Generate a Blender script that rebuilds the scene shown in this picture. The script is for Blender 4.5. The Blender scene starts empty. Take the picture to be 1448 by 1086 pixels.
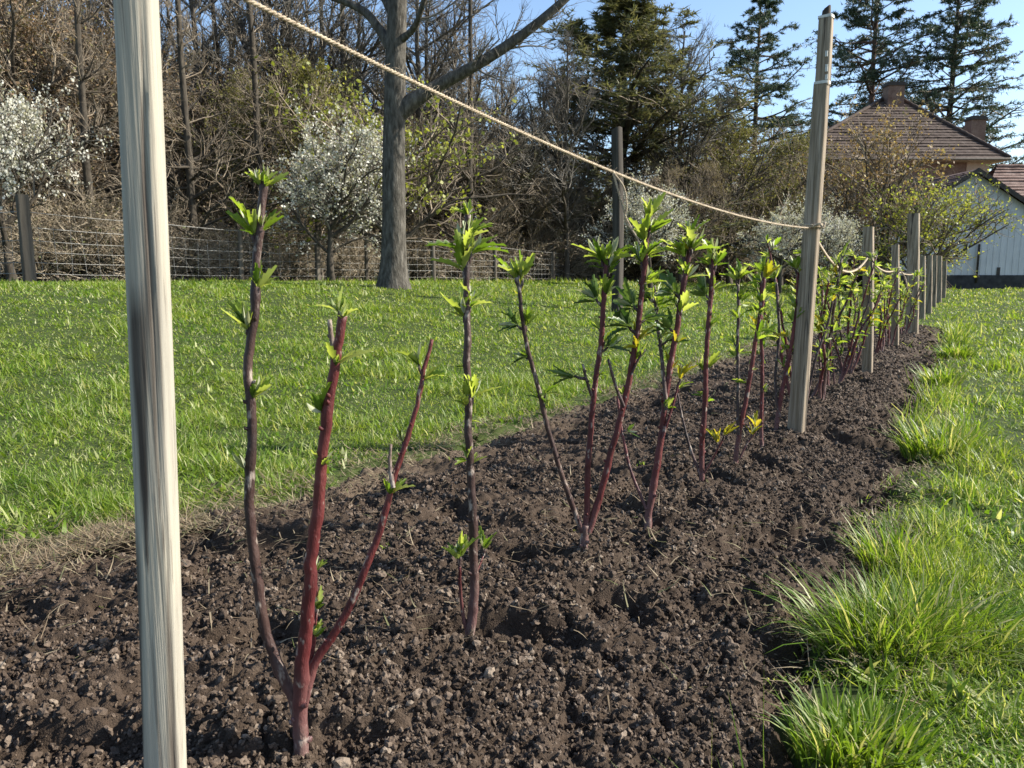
import bpy, math, random
import numpy as np
from mathutils import Vector

C = bpy.context.scene.collection
R = math.radians
# ------------------------------------------------------------------ camera, sky, sun, exposure
IMW, IMH, F = 1448.0, 1086.0, 1088.0
CAMH, PITCH = 0.9, R(8.26)
SP, CP = math.sin(PITCH), math.cos(PITCH)
cam_d = bpy.data.cameras.new('camera'); cam = bpy.data.objects.new('camera', cam_d); C.objects.link(cam)
cam.location = (0, 0, CAMH); cam.rotation_euler = (R(90) - PITCH, 0, 0)
cam_d.sensor_width = 36; cam_d.lens = F / IMW * 36; cam_d.clip_start = 0.05; cam_d.clip_end = 2000
cam_d.dof.use_dof = True; cam_d.dof.focus_distance = 2.4; cam_d.dof.aperture_fstop = 15.0
bpy.context.scene.camera = cam

SUN_EL = R(35); SUN_H = Vector((1.0, 0.06)).normalized()
SUN = Vector((SUN_H.x * math.cos(SUN_EL), SUN_H.y * math.cos(SUN_EL), math.sin(SUN_EL)))
world = bpy.data.worlds.new('World'); bpy.context.scene.world = world; world.use_nodes = True
wn = world.node_tree; bg = wn.nodes['Background']
sky = wn.nodes.new('ShaderNodeTexSky'); sky.sky_type = 'NISHITA'; sky.sun_disc = False
sky.sun_elevation = SUN_EL; sky.sun_rotation = math.atan2(SUN.x, SUN.y)
sky.air_density = 1.0; sky.dust_density = 0.8; sky.ozone_density = 2.6
wn.links.new(sky.outputs[0], bg.inputs[0]); bg.inputs[1].default_value = 0.115
sd = bpy.data.lights.new('sun', 'SUN'); sd.energy = 5.0; sd.angle = R(0.53); sd.color = (1.0, 0.94, 0.84)
so = bpy.data.objects.new('sun', sd); C.objects.link(so); so.location = (20, 10, 30)
so.rotation_euler = (-SUN).to_track_quat('-Z', 'Y').to_euler()
vs = bpy.context.scene.view_settings
vs.view_transform = 'Standard'; vs.look = 'None'; vs.exposure = 1.08; vs.gamma = 1.0
bpy.context.scene.cycles.max_bounces = 6
bpy.context.scene.cycles.transparent_max_bounces = 4

# ------------------------------------------------------------------ noise
def h2(ix, iy, s=0):
    n = (ix.astype(np.int64) * 374761393 + iy.astype(np.int64) * 668265263 + s * 974634777) & 0xFFFFFFFF
    n = ((n ^ (n >> 13)) * 1274126177) & 0xFFFFFFFF
    n = ((n ^ (n >> 16)) * 2246822519) & 0xFFFFFFFF
    return ((n ^ (n >> 15)) & 0xFFFFFF) / float(0x1000000)
def vnoise(x, y, s=0):
    ix, iy = np.floor(x), np.floor(y); fx, fy = x - ix, y - iy
    fx = fx * fx * (3 - 2 * fx); fy = fy * fy * (3 - 2 * fy)
    a, b = h2(ix, iy, s), h2(ix + 1, iy, s); c, d = h2(ix, iy + 1, s), h2(ix + 1, iy + 1, s)
    return (a * (1 - fx) + b * fx) * (1 - fy) + (c * (1 - fx) + d * fx) * fy
def fbm(x, y, s=0, o=4):
    v, a, t = 0, .5, 0
    for i in range(o):
        v = v + a * vnoise(x, y, s + i * 17); t += a; x = x * 2.03 + 3.1; y = y * 2.03 + 1.7; a *= .5
    return v / t
def worley(x, y, s=0):
    ix, iy = np.floor(x), np.floor(y); f1 = np.full(x.shape, 9.0); rid = np.zeros(x.shape)
    for dx in (-1, 0, 1):
        for dy in (-1, 0, 1):
            cx, cy = ix + dx, iy + dy
            d = np.hypot(cx + h2(cx, cy, s) - x, cy + h2(cx, cy, s + 5) - y)
            m = d < f1; f1 = np.where(m, d, f1); rid = np.where(m, h2(cx, cy, s + 9), rid)
    return f1, rid
def sstep(a, b, x):
    t = np.clip((x - a) / (b - a), 0, 1); return t * t * (3 - 2 * t)

# ------------------------------------------------------------------ terrain
def row_x(y): return np.interp(y, [0, 1.37, 2.34, 4.27, 6.9, 11.4, 60], [-1.22, -.41, .229, 1.607, 3.21, 5.92, 35.0])
def left_x(y): return -1.04 + .63 * (y - 2.76) - .40 * np.exp(-((y - 2.2) / .55) ** 2)
def right_x(y): return np.interp(y, [0, 1.5, 3.64, 12.4, 40], [-.33, .571, 1.856, 6.95, 23.0])
BED_END = 12.6
def lawn_h(x, y):
    L = (row_x(y) - x) * .857
    z = (.71 - .013 * np.clip(y - 16, 0, 20)) * sstep(1.2, 12.5, L)
    z = z + sstep(14, 45, y) * .16 * (1 - sstep(0, 8, L))
    return z + .035 * (fbm(x * .9, y * .9, 3, 3) - .5) * sstep(2, 5, np.hypot(x, y))
def bed_s(x, y):            # metres inside the bed edge (negative on the lawn)
    s = np.minimum(np.minimum(x - left_x(y), right_x(y) - x) * .855, BED_END - y)
    return s + (fbm(x * 3.1, y * 3.1, 8, 3) - .5) * .30 + (fbm(x * 14, y * 14, 9, 2) - .5) * .10
def bed_base(x, y):
    s = bed_s(x, y)
    dr = (x - row_x(y)) * .857
    m = .055 * np.exp(-(dr / .32) ** 2) + .02 * np.exp(-((dr + .75) / .3) ** 2)
    return -.11 + .115 * sstep(-.10, .14, s) + m * sstep(.0, .3, s)
def bed_h(x, y):
    z = bed_base(x, y)
    x2 = x + .02 * (fbm(x * 22, y * 22, 31, 2) - .5); y2 = y + .02 * (fbm(x * 22, y * 22, 37, 2) - .5)
    big = fbm(x * 5.5, y * 5.5, 41, 3)
    z = z + .055 * (big - .5)
    dr = (x - row_x(y)) * .857                                    # trodden furrow right of the row, pits left of it
    z = z - .05 * np.exp(-((dr - .40 - .08 * (fbm(y * 1.5, y * .3, 50, 2) - .5)) / .09) ** 2) * sstep(.42, .6, fbm(x * 2.2, y * 2.2, 51, 2))
    pit = fbm(x * 3.4 + 5, y * 4.6, 43, 2); z = z - .06 * sstep(.58, .72, pit)
    d = np.hypot(x, y)
    for sc, am, sd_ in ((9, .020, 1), (27, .026, 2), (50, .026, 3), (100, .014, 4)):
        f1, rid = worley(x2 * sc, y2 * sc, sd_)
        am2 = am * np.clip(1.3 - d / (300. / sc), .25, 1)
        z = z + am2 * (np.sqrt(np.clip(1 - (f1 / .8) ** 2, 0, 1)) - .55) * (.35 + 1.0 * rid)
    return z + .006 * (fbm(x * 150, y * 150, 60, 2) - .5)

def ray(px, py):
    a, b = (px - IMW / 2) / F, -(py - IMH / 2) / F
    return np.array([a, CP + b * SP, -SP + b * CP])
def P(px, py, Y):           # point seen at a pixel of the photo, at distance Y
    d = ray(px, py); return np.array([0, 0, CAMH]) + d * (Y / d[1])
def G(px, py):              # where the ground is there
    d = ray(px, py); o = np.array([0, 0, CAMH]); t0 = .3
    ts = np.concatenate([np.arange(.8, 6, .02), np.arange(6, 80, .1)])
    pts = o + ts[:, None] * d
    hh = np.where(bed_s(pts[:, 0], pts[:, 1]) > 0, bed_base(pts[:, 0], pts[:, 1]), lawn_h(pts[:, 0], pts[:, 1]))
    k = np.argmax(pts[:, 2] < hh); return pts[k]
def s1(f, x, y): return float(f(np.array([x]), np.array([y]))[0])
def ground_z(x, y):
    return s1(bed_base, x, y) if s1(bed_s, x, y) > .05 else s1(lawn_h, x, y)

# ------------------------------------------------------------------ object helpers
def tag(o, label=None, cat=None, group=None, kind=None):
    if label: o['label'] = label
    if cat: o['category'] = cat
    if group: o['group'] = group
    if kind: o['kind'] = kind
    return o
def empty(name, loc=(0, 0, 0), rz=0, **k):
    o = bpy.data.objects.new(name, None); C.objects.link(o); o.location = loc; o.rotation_euler = (0, 0, rz)
    o.empty_display_size = .1
    return tag(o, **k)
class MB:                    # collects quads/tris with numpy, builds ONE mesh object
    def __init__(s): s.v = []; s.q = []; s.t = []; s.mq = []; s.mt = []; s.n = 0; s.flat = False
    def add(s, V, Q=None, T=None, m=0):
        V = np.asarray(V, float).reshape(-1, 3)
        if Q is not None and len(Q): Q = np.asarray(Q, int); s.q.append(Q + s.n); s.mq.append(np.full(len(Q), m))
        if T is not None and len(T): T = np.asarray(T, int); s.t.append(T + s.n); s.mt.append(np.full(len(T), m))
        s.v.append(V); s.n += len(V); return s
    def mesh(s, name, mats, off=None, smooth=True):
        V = np.concatenate(s.v) if s.v else np.zeros((0, 3))
        if off is not None: V = V - np.asarray(off)
        q = np.concatenate(s.q) if s.q else np.zeros((0, 4), int); t = np.concatenate(s.t) if s.t else np.zeros((0, 3), int)
        mi = np.concatenate(s.mq + s.mt) if (s.mq or s.mt) else np.zeros(0, int)
        me = bpy.data.meshes.new(name)
        me.vertices.add(len(V)); me.vertices.foreach_set('co', V.astype(np.float32).ravel())
        me.loops.add(q.size + t.size); me.loops.foreach_set('vertex_index', np.concatenate([q.ravel(), t.ravel()]).astype(np.int32))
        nf = len(q) + len(t); me.polygons.add(nf)
        st = np.concatenate([np.arange(len(q)) * 4, q.size + np.arange(len(t)) * 3]).astype(np.int32)
        me.polygons.foreach_set('loop_start', st)
        me.polygons.foreach_set('material_index', mi.astype(np.int32))
        me.polygons.foreach_set('use_smooth', np.full(nf, smooth and not s.flat))
        for m in (mats if isinstance(mats, (list, tuple)) else [mats]): me.materials.append(m)
        me.update(calc_edges=True); me.validate()
        return me
    def build(s, name, mats, parent=None, off=None, smooth=True):
        o = bpy.data.objects.new(name, s.mesh(name, mats, off, smooth)); C.objects.link(o)
        if parent: o.parent = parent
        return o
def copy_tree(o, parent=None, keep=True):
    c = o.copy(); C.objects.link(c)
    if parent: c.parent = parent
    for ch in list(o.children): copy_tree(ch, c)
    return c
def norm(v): return v / np.maximum(np.linalg.norm(v, axis=-1, keepdims=True), 1e-9)
def tubes(mb, Pn, Rn, k=5, m=0, cap=True, bump=0, rng=None):      # Pn (N,n,3), Rn (N,n)
    N, n, _ = Pn.shape
    T = np.empty_like(Pn); T[:, 1:-1] = Pn[:, 2:] - Pn[:, :-2]; T[:, 0] = Pn[:, 1] - Pn[:, 0]; T[:, -1] = Pn[:, -1] - Pn[:, -2]
    T = norm(T)
    ref = np.where(np.abs(T[:, :1, 2:3]) > .8, np.array([1., 0, 0]), np.array([0, 0, 1.]))
    A = norm(np.cross(T, np.broadcast_to(ref, T.shape))); B = np.cross(T, A)
    th = np.arange(k) / k * 2 * math.pi
    rr = Rn[:, :, None] * np.ones(k)
    if bump and rng is not None: rr = rr * (1 + bump * rng.standard_normal(rr.shape))
    V = Pn[:, :, None] + rr[..., None] * (np.cos(th)[:, None] * A[:, :, None] + np.sin(th)[:, None] * B[:, :, None])
    base = (np.arange(N) * n * k)[:, None, None] + (np.arange(n - 1) * k)[None, :, None]
    j = np.arange(k); j2 = (j + 1) % k
    Q = np.stack([base + j, base + j2, base + j2 + k, base + j + k], -1).reshape(-1, 4)
    Tt = None
    if cap:
        V = np.concatenate([V.reshape(-1, 3), Pn[:, -1]]); top = (np.arange(N) * n * k + (n - 1) * k)[:, None]
        Tt = np.stack([top + j, top + j2, np.broadcast_to((N * n * k + np.arange(N))[:, None], (N, k))], -1).reshape(-1, 3)
    mb.add(V, Q, Tt, m)
def smooth_path(pts, n):
    pts = np.asarray(pts, float); d = np.concatenate([[0], np.cumsum(np.linalg.norm(np.diff(pts, axis=0), axis=1))])
    t = np.linspace(0, d[-1], n); out = np.empty((n, pts.shape[1]))
    Pp = np.vstack([2 * pts[0] - pts[1], pts, 2 * pts[-1] - pts[-2]])
    for i, tt in enumerate(t):
        k = min(max(np.searchsorted(d, tt, 'right') - 1, 0), len(pts) - 2)
        u = (tt - d[k]) / max(d[k + 1] - d[k], 1e-9); p0, p1, p2, p3 = Pp[k:k + 4]
        out[i] = .5 * (2 * p1 + (p2 - p0) * u + (2 * p0 - 5 * p1 + 4 * p2 - p3) * u * u + (3 * p1 - p0 - 3 * p2 + p3) * u ** 3)
    return out
def box(mb, lo, hi, m=0, bev=0):
    mb.flat = True; x0, y0, z0 = lo; x1, y1, z1 = hi
    V = [(x0, y0, z0), (x1, y0, z0), (x1, y1, z0), (x0, y1, z0), (x0, y0, z1), (x1, y0, z1), (x1, y1, z1), (x0, y1, z1)]
    mb.add(V, [(0, 3, 2, 1), (4, 5, 6, 7), (0, 1, 5, 4), (1, 2, 6, 5), (2, 3, 7, 6), (3, 0, 4, 7)], None, m)

# ------------------------------------------------------------------ materials
class NT:
    def __init__(s, name):
        s.m = bpy.data.materials.new(name); s.m.use_nodes = True; s.t = s.m.node_tree; s.n = s.t.nodes
        s.b = s.n['Principled BSDF']; s.out = s.n['Material Output']
    def new(s, ty, **k):
        x = s.n.new('ShaderNode' + ty)
        for a, v in k.items(): setattr(x, a, v)
        return x
    def l(s, a, b): s.t.links.new(a, b)
    def ramp(s, fac, cols):
        r = s.new('ValToRGB'); e = r.color_ramp.elements
        while len(e) < len(cols): e.new(.5)
        for el, (p, c) in zip(e, cols): el.position = p; el.color = (*c, 1)
        s.l(fac, r.inputs[0]); return r.outputs[0]
    def noise(s, scale, detail=4, stretch=None, coord='Object', rough=.6, vec=None):
        tc = s.new('TexCoord'); v = tc.outputs[coord]
        if stretch:
            mp = s.new('Mapping'); mp.inputs['Scale'].default_value = stretch; s.l(v, mp.inputs[0]); v = mp.outputs[0]
        n = s.new('TexNoise'); n.inputs['Scale'].default_value = scale; n.inputs['Detail'].default_value = detail
        n.inputs['Roughness'].default_value = rough; s.l(v, n.inputs['Vector']); return n.outputs[0]
    def mix(s, fac, a, b, mode='MIX'):
        x = s.new('Mix', data_type='RGBA', blend_type=mode)
        for val, i in ((fac, 0), (a, 6), (b, 7)):
            if isinstance(val, (int, float)): x.inputs[i].default_value = val
            elif isinstance(val, tuple): x.inputs[i].default_value = (*val, 1)
            else: s.l(val, x.inputs[i])
        return x.outputs[2]
    def bump(s, h, strength=.5, dist=.01):
        b = s.new('Bump'); b.inputs['Strength'].default_value = strength; b.inputs['Distance'].default_value = dist
        s.l(h, b.inputs['Height']); s.l(b.outputs[0], s.b.inputs['Normal'])
    def col(s, c): s.l(c, s.b.inputs['Base Color'])
    def rough(s, r, spec=.3): s.b.inputs['Roughness'].default_value = r; s.b.inputs['Specular IOR Level'].default_value = spec
    def rnd(s): return s.new('NewGeometry').outputs['Random Per Island']
    def transl(s, col, fac):
        t = s.new('BsdfTranslucent'); mx = s.new('MixShader'); mx.inputs[0].default_value = fac
        if isinstance(col, tuple): t.inputs[0].default_value = (*col, 1)
        else: s.l(col, t.inputs[0])
        s.l(s.b.outputs[0], mx.inputs[1]); s.l(t.outputs[0], mx.inputs[2]); s.l(mx.outputs[0], s.out.inputs[0])

def bark_mat(name, a, b, c, scale=6, stretch=(1, 1, .25), bump=.02):
    t = NT(name); n = t.noise(scale, 5, stretch); t.col(t.ramp(n, [(.3, a), (.52, b), (.75, c)])); t.rough(.9, .15); t.bump(n, .8, bump); return t.m
def leaf_mat(name, cols, tr=.4, trmul=1.6, rough=.5, spec=.35):
    t = NT(name); c = t.ramp(t.rnd(), cols); t.col(c); t.rough(rough, spec)
    t.transl(t.mix(1.0, c, (trmul, trmul * .98, trmul * .6), 'MULTIPLY'), tr); return t.m
def grass_mat(name, a, b, c, dry, dryamt=.1, tr=.42):
    t = NT(name); r = t.rnd()
    col = t.ramp(r, [(0, a), (.45, b), (.86 - dryamt, c), (.9 - dryamt * .5, dry), (1, dry)])
    n = t.noise(1.3, 4, None, 'Object'); col = t.mix(t.ramp(n, [(.35, (0, 0, 0)), (.7, (.6, .6, .6))]), col, (.21, .25, .035)); n = t.noise(2.1, 4, (1, 1.3, 1)); col = t.mix(t.ramp(n, [(.48, (0, 0, 0)), (.68, (.45, .45, .45))]), col, (.05, .12, .012))
    t.col(col); t.rough(.45, .3); t.transl(t.mix(1.0, col, (1.7, 1.6, .8), 'MULTIPLY'), tr); return t.m
M = {}
M['grass'] = grass_mat('grass_blades', (.055, .125, .010), (.135, .235, .020), (.25, .33, .05), (.47, .47, .25), .11)
M['tuft'] = grass_mat('tuft_blades', (.045, .11, .008), (.11, .21, .014), (.19, .28, .035), (.42, .40, .22), .16)
M['straw'] = leaf_mat('straw', [(0, (.11, .075, .045)), (.4, (.19, .14, .085)), (.8, (.30, .24, .15)), (1, (.12, .14, .04))], .15, 1.1, .6)
t = NT('lawn_turf'); n = t.noise(7, 6); t.col(t.ramp(n, [(.3, (.022, .034, .010)), (.55, (.045, .062, .018)), (.75, (.075, .085, .03))])); t.rough(.95, .1); t.bump(n, .6, .03); M['turf'] = t.m
t = NT('soil'); n = t.noise(16, 6); n2 = t.noise(260, 3)
dry = t.new('Attribute', attribute_name='dry'); base = t.mix(dry.outputs['Fac'], t.ramp(n, [(.3, (.028, .020, .0145)), (.55, (.062, .045, .033)), (.78, (.12, .090, .067))]), t.ramp(n, [(.3, (.10, .073, .05)), (.55, (.155, .118, .083)), (.78, (.23, .18, .13))]))
t.col(t.mix(.35, base, t.ramp(n2, [(.3, (.018, .011, .007)), (.7, (.11, .076, .05))])))
t.rough(.9, .15); t.bump(n2, .9, .006); M['soil'] = t.m
t = NT('clod'); n2 = t.noise(220, 3)
t.col(t.mix(.3, t.ramp(t.rnd(), [(0, (.024, .017, .0125)), (.5, (.068, .050, .037)), (.92, (.17, .130, .098)), (1, (.29, .235, .18))]), t.ramp(n2, [(.3, (.02, .012, .008)), (.7, (.13, .09, .06))])))
t.rough(.85, .18); t.bump(n2, .8, .003); M['clod'] = t.m
def cane_mat(name, a, b, c, lich=.0):
    t = NT(name); n = t.noise(14, 4, (1, 1, .35)); col = t.ramp(n, [(.3, a), (.5, b), (.72, c)])
    sx = t.new('SeparateXYZ'); t.l(t.new('TexCoord').outputs['Object'], sx.inputs[0]); mr = t.new('MapRange'); t.l(sx.outputs[2], mr.inputs[0])
    mr.inputs[1].default_value = .24; mr.inputs[2].default_value = .02; ml = t.new('Math', operation='MULTIPLY'); t.l(mr.outputs[0], ml.inputs[0]); t.l(t.noise(9, 4), ml.inputs[1])
    col = t.mix(t.ramp(ml.outputs[0], [(.12, (0, 0, 0)), (.5, (.9, .9, .9))]), col, t.ramp(n, [(.3, (.09, .038, .036)), (.5, (.14, .072, .066)), (.72, (.21, .145, .12))]))
    n3 = t.noise(55, 3, (1, 1, .5))
    col = t.mix(t.ramp(n3, [(.60 - lich, (0, 0, 0)), (.70 - lich * .6, (.8, .8, .8))]), col, (.36, .30, .25))
    t.col(col); t.rough(.55, .35); t.bump(t.noise(170, 4, (1, 1, .4)), .9, .003); return t.m
M['cane_red'] = cane_mat('cane_red', (.038, .008, .009), (.090, .016, .016), (.15, .038, .034))
M['cane_brown'] = cane_mat('cane_brown', (.024, .013, .011), (.046, .023, .019), (.095, .055, .043), .03)
M['cane_base'] = cane_mat('cane_base', (.11, .045, .05), (.17, .085, .085), (.24, .16, .14), .08)
M['cane_grey'] = cane_mat('cane_grey', (.06, .034, .028), (.11, .07, .055), (.19, .14, .11), .08)
M['cut'] = bark_mat('cut_wood', (.22, .19, .10), (.34, .31, .18), (.42, .38, .25), 60, (1, 1, 1), .001)
M['leaf'] = leaf_mat('young_leaf', [(0, (.075, .135, .014)), (.4, (.14, .215, .022)), (.75, (.22, .285, .035)), (1, (.32, .36, .10))], .5, 1.8, .42, .5)
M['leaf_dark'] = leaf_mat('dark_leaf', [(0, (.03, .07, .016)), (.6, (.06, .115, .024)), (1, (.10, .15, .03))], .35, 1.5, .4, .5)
M['bud'] = leaf_mat('silvery_bud', [(0, (.30, .33, .19)), (.6, (.45, .46, .33)), (1, (.22, .28, .08))], .3, 1.1, .5)
M['leaf_yellow'] = leaf_mat('yellow_leaf', [(0, (.19, .23, .02)), (.6, (.32, .30, .02)), (1, (.34, .28, .03))], .5, 1.5, .45)

# ------------------------------------------------------------------ ground, bed, clods
rng = np.random.default_rng(7)
def grid_mesh(X, Y, Z, name, mat):
    ny, nx = X.shape; mb = MB(); i = np.arange(ny - 1)[:, None] * nx + np.arange(nx - 1)
    mb.add(np.stack([X, Y, Z], -1).reshape(-1, 3), np.stack([i, i + 1, i + nx + 1, i + nx], -1).reshape(-1, 4))
    return mb.build(name, mat)
ys = np.concatenate([np.arange(-6, 1, .25), np.arange(1, 14, .08), np.geomspace(14, 900, 90)])
us = np.concatenate([-np.geomspace(900, 9, 40), np.arange(-8.9, 8.9, .1), np.geomspace(9, 900, 40)])
Yg, Ug = np.meshgrid(ys, us, indexing='ij'); Xg = Ug + np.minimum(row_x(np.clip(Yg, 0, 60)), 35) * 1.0
Zg = lawn_h(Xg, Yg); Zg = np.where(bed_s(Xg, Yg) > -.02, Zg - .16, Zg - .012)
tag(grid_mesh(Xg, Yg, Zg, 'lawn', M['turf']), kind='structure')

yl = [0.55]
while yl[-1] < 13.2: yl.append(yl[-1] + max(.0042, .0021 * yl[-1]))
yl = np.array(yl); ul = np.linspace(0, 1, 430)
Yb, Ub = np.meshgrid(yl, ul, indexing='ij')
Xb = (left_x(Yb) - .45) * (1 - Ub) + (right_x(Yb) + .35) * Ub
def dryness(x, y):           # pale dry soil near the turf on the left and at the far end
    s = (x - left_x(y)) * .855 + .25 * (fbm(x * 4, y * 4, 120, 3) - .5)
    return np.clip((1 - sstep(.0, .42, s)) * .85 + .5 * sstep(7.5, 11, y) * fbm(x * 2, y * 2, 121, 2), 0, 1)
bed = tag(grid_mesh(Xb, Yb, bed_h(Xb, Yb), 'soil_bed', M['soil']), kind='structure')
bed.data.attributes.new('dry', 'FLOAT', 'POINT').data.foreach_set('value', dryness(Xb, Yb).astype(np.float32).ravel())

def ico(sub):
    import bmesh
    b = bmesh.new(); bmesh.ops.create_icosphere(b, subdivisions=sub, radius=1)
    V = np.array([v.co[:] for v in b.verts]); T = np.array([[v.index for v in f.verts] for f in b.faces]); b.free(); return V, T
def rot_rand(N):
    q = rng.standard_normal((N, 4)); q /= np.linalg.norm(q, axis=1, keepdims=True); w, x, y, z = q.T
    return np.stack([1 - 2 * (y * y + z * z), 2 * (x * y - z * w), 2 * (x * z + y * w), 2 * (x * y + z * w), 1 - 2 * (x * x + z * z), 2 * (y * z - x * w),
                     2 * (x * z - y * w), 2 * (y * z + x * w), 1 - 2 * (x * x + y * y)], -1).reshape(N, 3, 3)
def scatter_clods(N, lo, hi, sub, ymin, ymax, mb):
    y = ymin * (ymax / ymin) ** rng.random(N)
    u = rng.random(N); x = left_x(y) * (1 - u) + right_x(y) * u
    k = bed_s(x, y) > rng.uniform(-.12, .06, N); x, y = x[k], y[k]
    dens = fbm(x * 4, y * 4, 71, 2); k = rng.random(len(x)) < (sstep(.3, .6, dens) + .3) * (1 - .8 * dryness(x, y)); x, y = x[k], y[k]
    n = len(x); z = bed_h(x, y)
    V, T = ico(sub); r = lo * (hi / lo) ** (rng.random(n) ** 2.0) * (1 + .10 * np.maximum(y - 2, 0))
    jit = 1 + .34 * rng.standard_normal((n, len(V), 1)).clip(-1.6, 1.6) * .8
    W = np.einsum('nij,nvj->nvi', rot_rand(n) * np.stack([np.ones(n), rng.uniform(.55, 1, n), rng.uniform(.45, .9, n)], -1)[:, None, :], V[None] * jit) * r[:, None, None]
    W += np.stack([x, y, z + .25 * r], -1)[:, None]
    mb.add(W.reshape(-1, 3), None, (T[None] + (np.arange(n) * len(V))[:, None, None]).reshape(-1, 3))
mb = MB()
scatter_clods(95000, .0024, .0075, 1, .95, 5.5, mb)
scatter_clods(36000, .0042, .0112, 2, .95, 7.0, mb)
scatter_clods(16000, .006, .013, 1, 5, 12.5, mb)
scatter_clods(260, .012, .021, 2, 1.0, 4.5, mb)
tag(mb.build('soil_clods', M['clod'], smooth=False), 'loose dark crumbs and clods of soil over the dug bed', 'soil', kind='stuff')

# ------------------------------------------------------------------ grass
def blades(mb, x, y, z, L, w, az, lean, curl, nseg=3, m=0):
    n = len(x); h = np.stack([np.cos(az), np.sin(az), 0 * az], -1); side = np.stack([-np.sin(az), np.cos(az), 0 * az], -1)
    tw = rng.uniform(-.9, .9, n)[:, None]; side = norm(side + tw * h)
    p = np.stack([x, y, z], -1); th = lean.copy(); V = []
    for i in range(nseg + 1):
        f = i / nseg; ww = (w * (1 - f ** 1.7) * .5)[:, None]
        if i < nseg: V += [p - side * ww, p + side * ww]
        else: V.append(p)
        d = np.sin(th)[:, None] * h + np.cos(th)[:, None] * np.array([0, 0, 1.])
        p = p + d * (L / nseg)[:, None]; th = th + curl
    V = np.stack(V, 1); k = V.shape[1]; b = (np.arange(n) * k)[:, None]
    Q = np.concatenate([b + np.array([2 * i, 2 * i + 1, 2 * i + 3, 2 * i + 2]) for i in range(nseg - 1)])
    mb.add(V.reshape(-1, 3), Q, b + np.array([2 * nseg - 2, 2 * nseg - 1, 2 * nseg]), m)
def grass_field():
    mb = MB(); ds = MB()
    N = 640000
    d = 1.0 * (45. / 1.0) ** (rng.random(N) ** .86)
    a = rng.uniform(R(-54), R(64), N); x = np.sin(a) * d; y = np.cos(a) * d
    s = bed_s(x, y); L0 = (row_x(y) - x) * .857
    thin = fbm(x * 2.3, y * 2.3, 80, 3)
    k = s < rng.uniform(-.16, .02, N) - .12 * ((L0 > 0) & (y < 9)) * (thin > .42)
    k |= (s >= 0) & (rng.random(N) < sstep(7.0, 12.0, y) * .75 * sstep(.4, .6, fbm(x * 3, y * 3, 99, 2))); k &= (L0 < 15.8) & ~((s > -.12) & (y < 1.6))
    # bare pale patches in the right-hand strip
    bare = (L0 < 0) & (fbm(x * 1.7, y * 1.7, 85, 2) > .60) & (rng.random(N) < .6); k &= ~bare
    x, y, d, L0, s = x[k], y[k], d[k], L0[k], s[k]; n = len(x)
    z = lawn_h(x, y) - .012
    cl = fbm(x * 3.2, y * 3.2, 90, 3); cl2 = fbm(x * .8, y * .8, 91, 2)
    L = (.018 + .075 * sstep(.42, .75, cl) * (.4 + 1.2 * sstep(.3, .7, cl2)) + .014 * cl2) * rng.uniform(.5, 1.35, n) * (1 + .020 * d)
    edge = np.exp(-((s + .17) / .16) ** 2) * (L0 < 0) * sstep(.46, .62, fbm(x * 2.6, y * 2.6, 95, 2)); L = L * (1 + 2.0 * edge)
    w = rng.uniform(.0024, .0056, n) * np.maximum(1, (d / 3.2) ** .95)
    az = rng.uniform(0, 2 * math.pi, n)
    blades(mb, x, y, z, L, w, az, rng.uniform(.35, 1.5, n) * np.where(edge > .25, .6, 1), rng.uniform(-.3, .7, n))
    # broad-leaved weeds in patches
    N = 26000; d = 1.3 * (16 / 1.3) ** rng.random(N); a = rng.uniform(R(-48), R(45), N); x = np.sin(a) * d; y = np.cos(a) * d
    k = (bed_s(x, y) < -.08) & (fbm(x * 1.6, y * 1.6, 130, 3) > .52); x, y, d = x[k], y[k], d[k]; n = len(x)
    blades(mb, x, y, lawn_h(x, y) - .005, rng.uniform(.03, .075, n) * (1 + .03 * d), rng.uniform(.009, .018, n) * np.maximum(1, d / 5), rng.uniform(0, 6.28, n), rng.uniform(.4, 1.3, n), rng.uniform(-.1, .5, n))
    tag(mb.build('grass', M['grass'], smooth=True), 'short uneven green lawn grass on both sides of the dug bed', 'grass', kind='stuff')
    # dead straw and roots along the left edge of the bed and in bare patches
    N = 42000; y = 1.5 * (12 / 1.5) ** rng.random(N); off = rng.normal(-.02, .18, N)
    x = left_x(y) - .04 + off / .855 - .34 * np.exp(-((y - 2.3) / .4) ** 2) * rng.random(N)
    xr = rng.random(N) < .22; x = np.where(xr, right_x(y) + rng.normal(.12, .12, N), x)
    q = rng.random(N) < .30; y = np.where(q, rng.normal(2.3, .28, N).clip(1.6, 3.2), y); x = np.where(q, left_x(y) + np.abs(rng.normal(.0, .2, N)) - .05, x)
    q2 = rng.random(N) < .045; x = np.where(q2, left_x(y) + rng.random(N) * (right_x(y) - left_x(y)), x)
    s = bed_s(x, y); k = (q & (s > -.2)) | q2 | (s > -.32) & (s < .26) & (fbm(x * 5, y * 5, 97, 2) > rng.uniform(.25, .62, N)); x, y, s = x[k], y[k], s[k]; n = len(x)
    z = np.where(s > .0, bed_base(x, y) + .012, lawn_h(x, y)) + rng.uniform(-.006, .014, n) + .012 * (s > .25)
    blades(ds, x, y, z, rng.uniform(.02, .085, n), rng.uniform(.0018, .005, n) * np.maximum(1, y / 3), rng.uniform(0, 6.28, n), rng.uniform(1.0, 1.75, n), rng.uniform(-.35, .35, n))
    tag(ds.build('dead_grass', M['straw']), 'flattened straw and dead grass along the edges of the bed', 'dead grass', kind='stuff')
grass_field()
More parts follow.
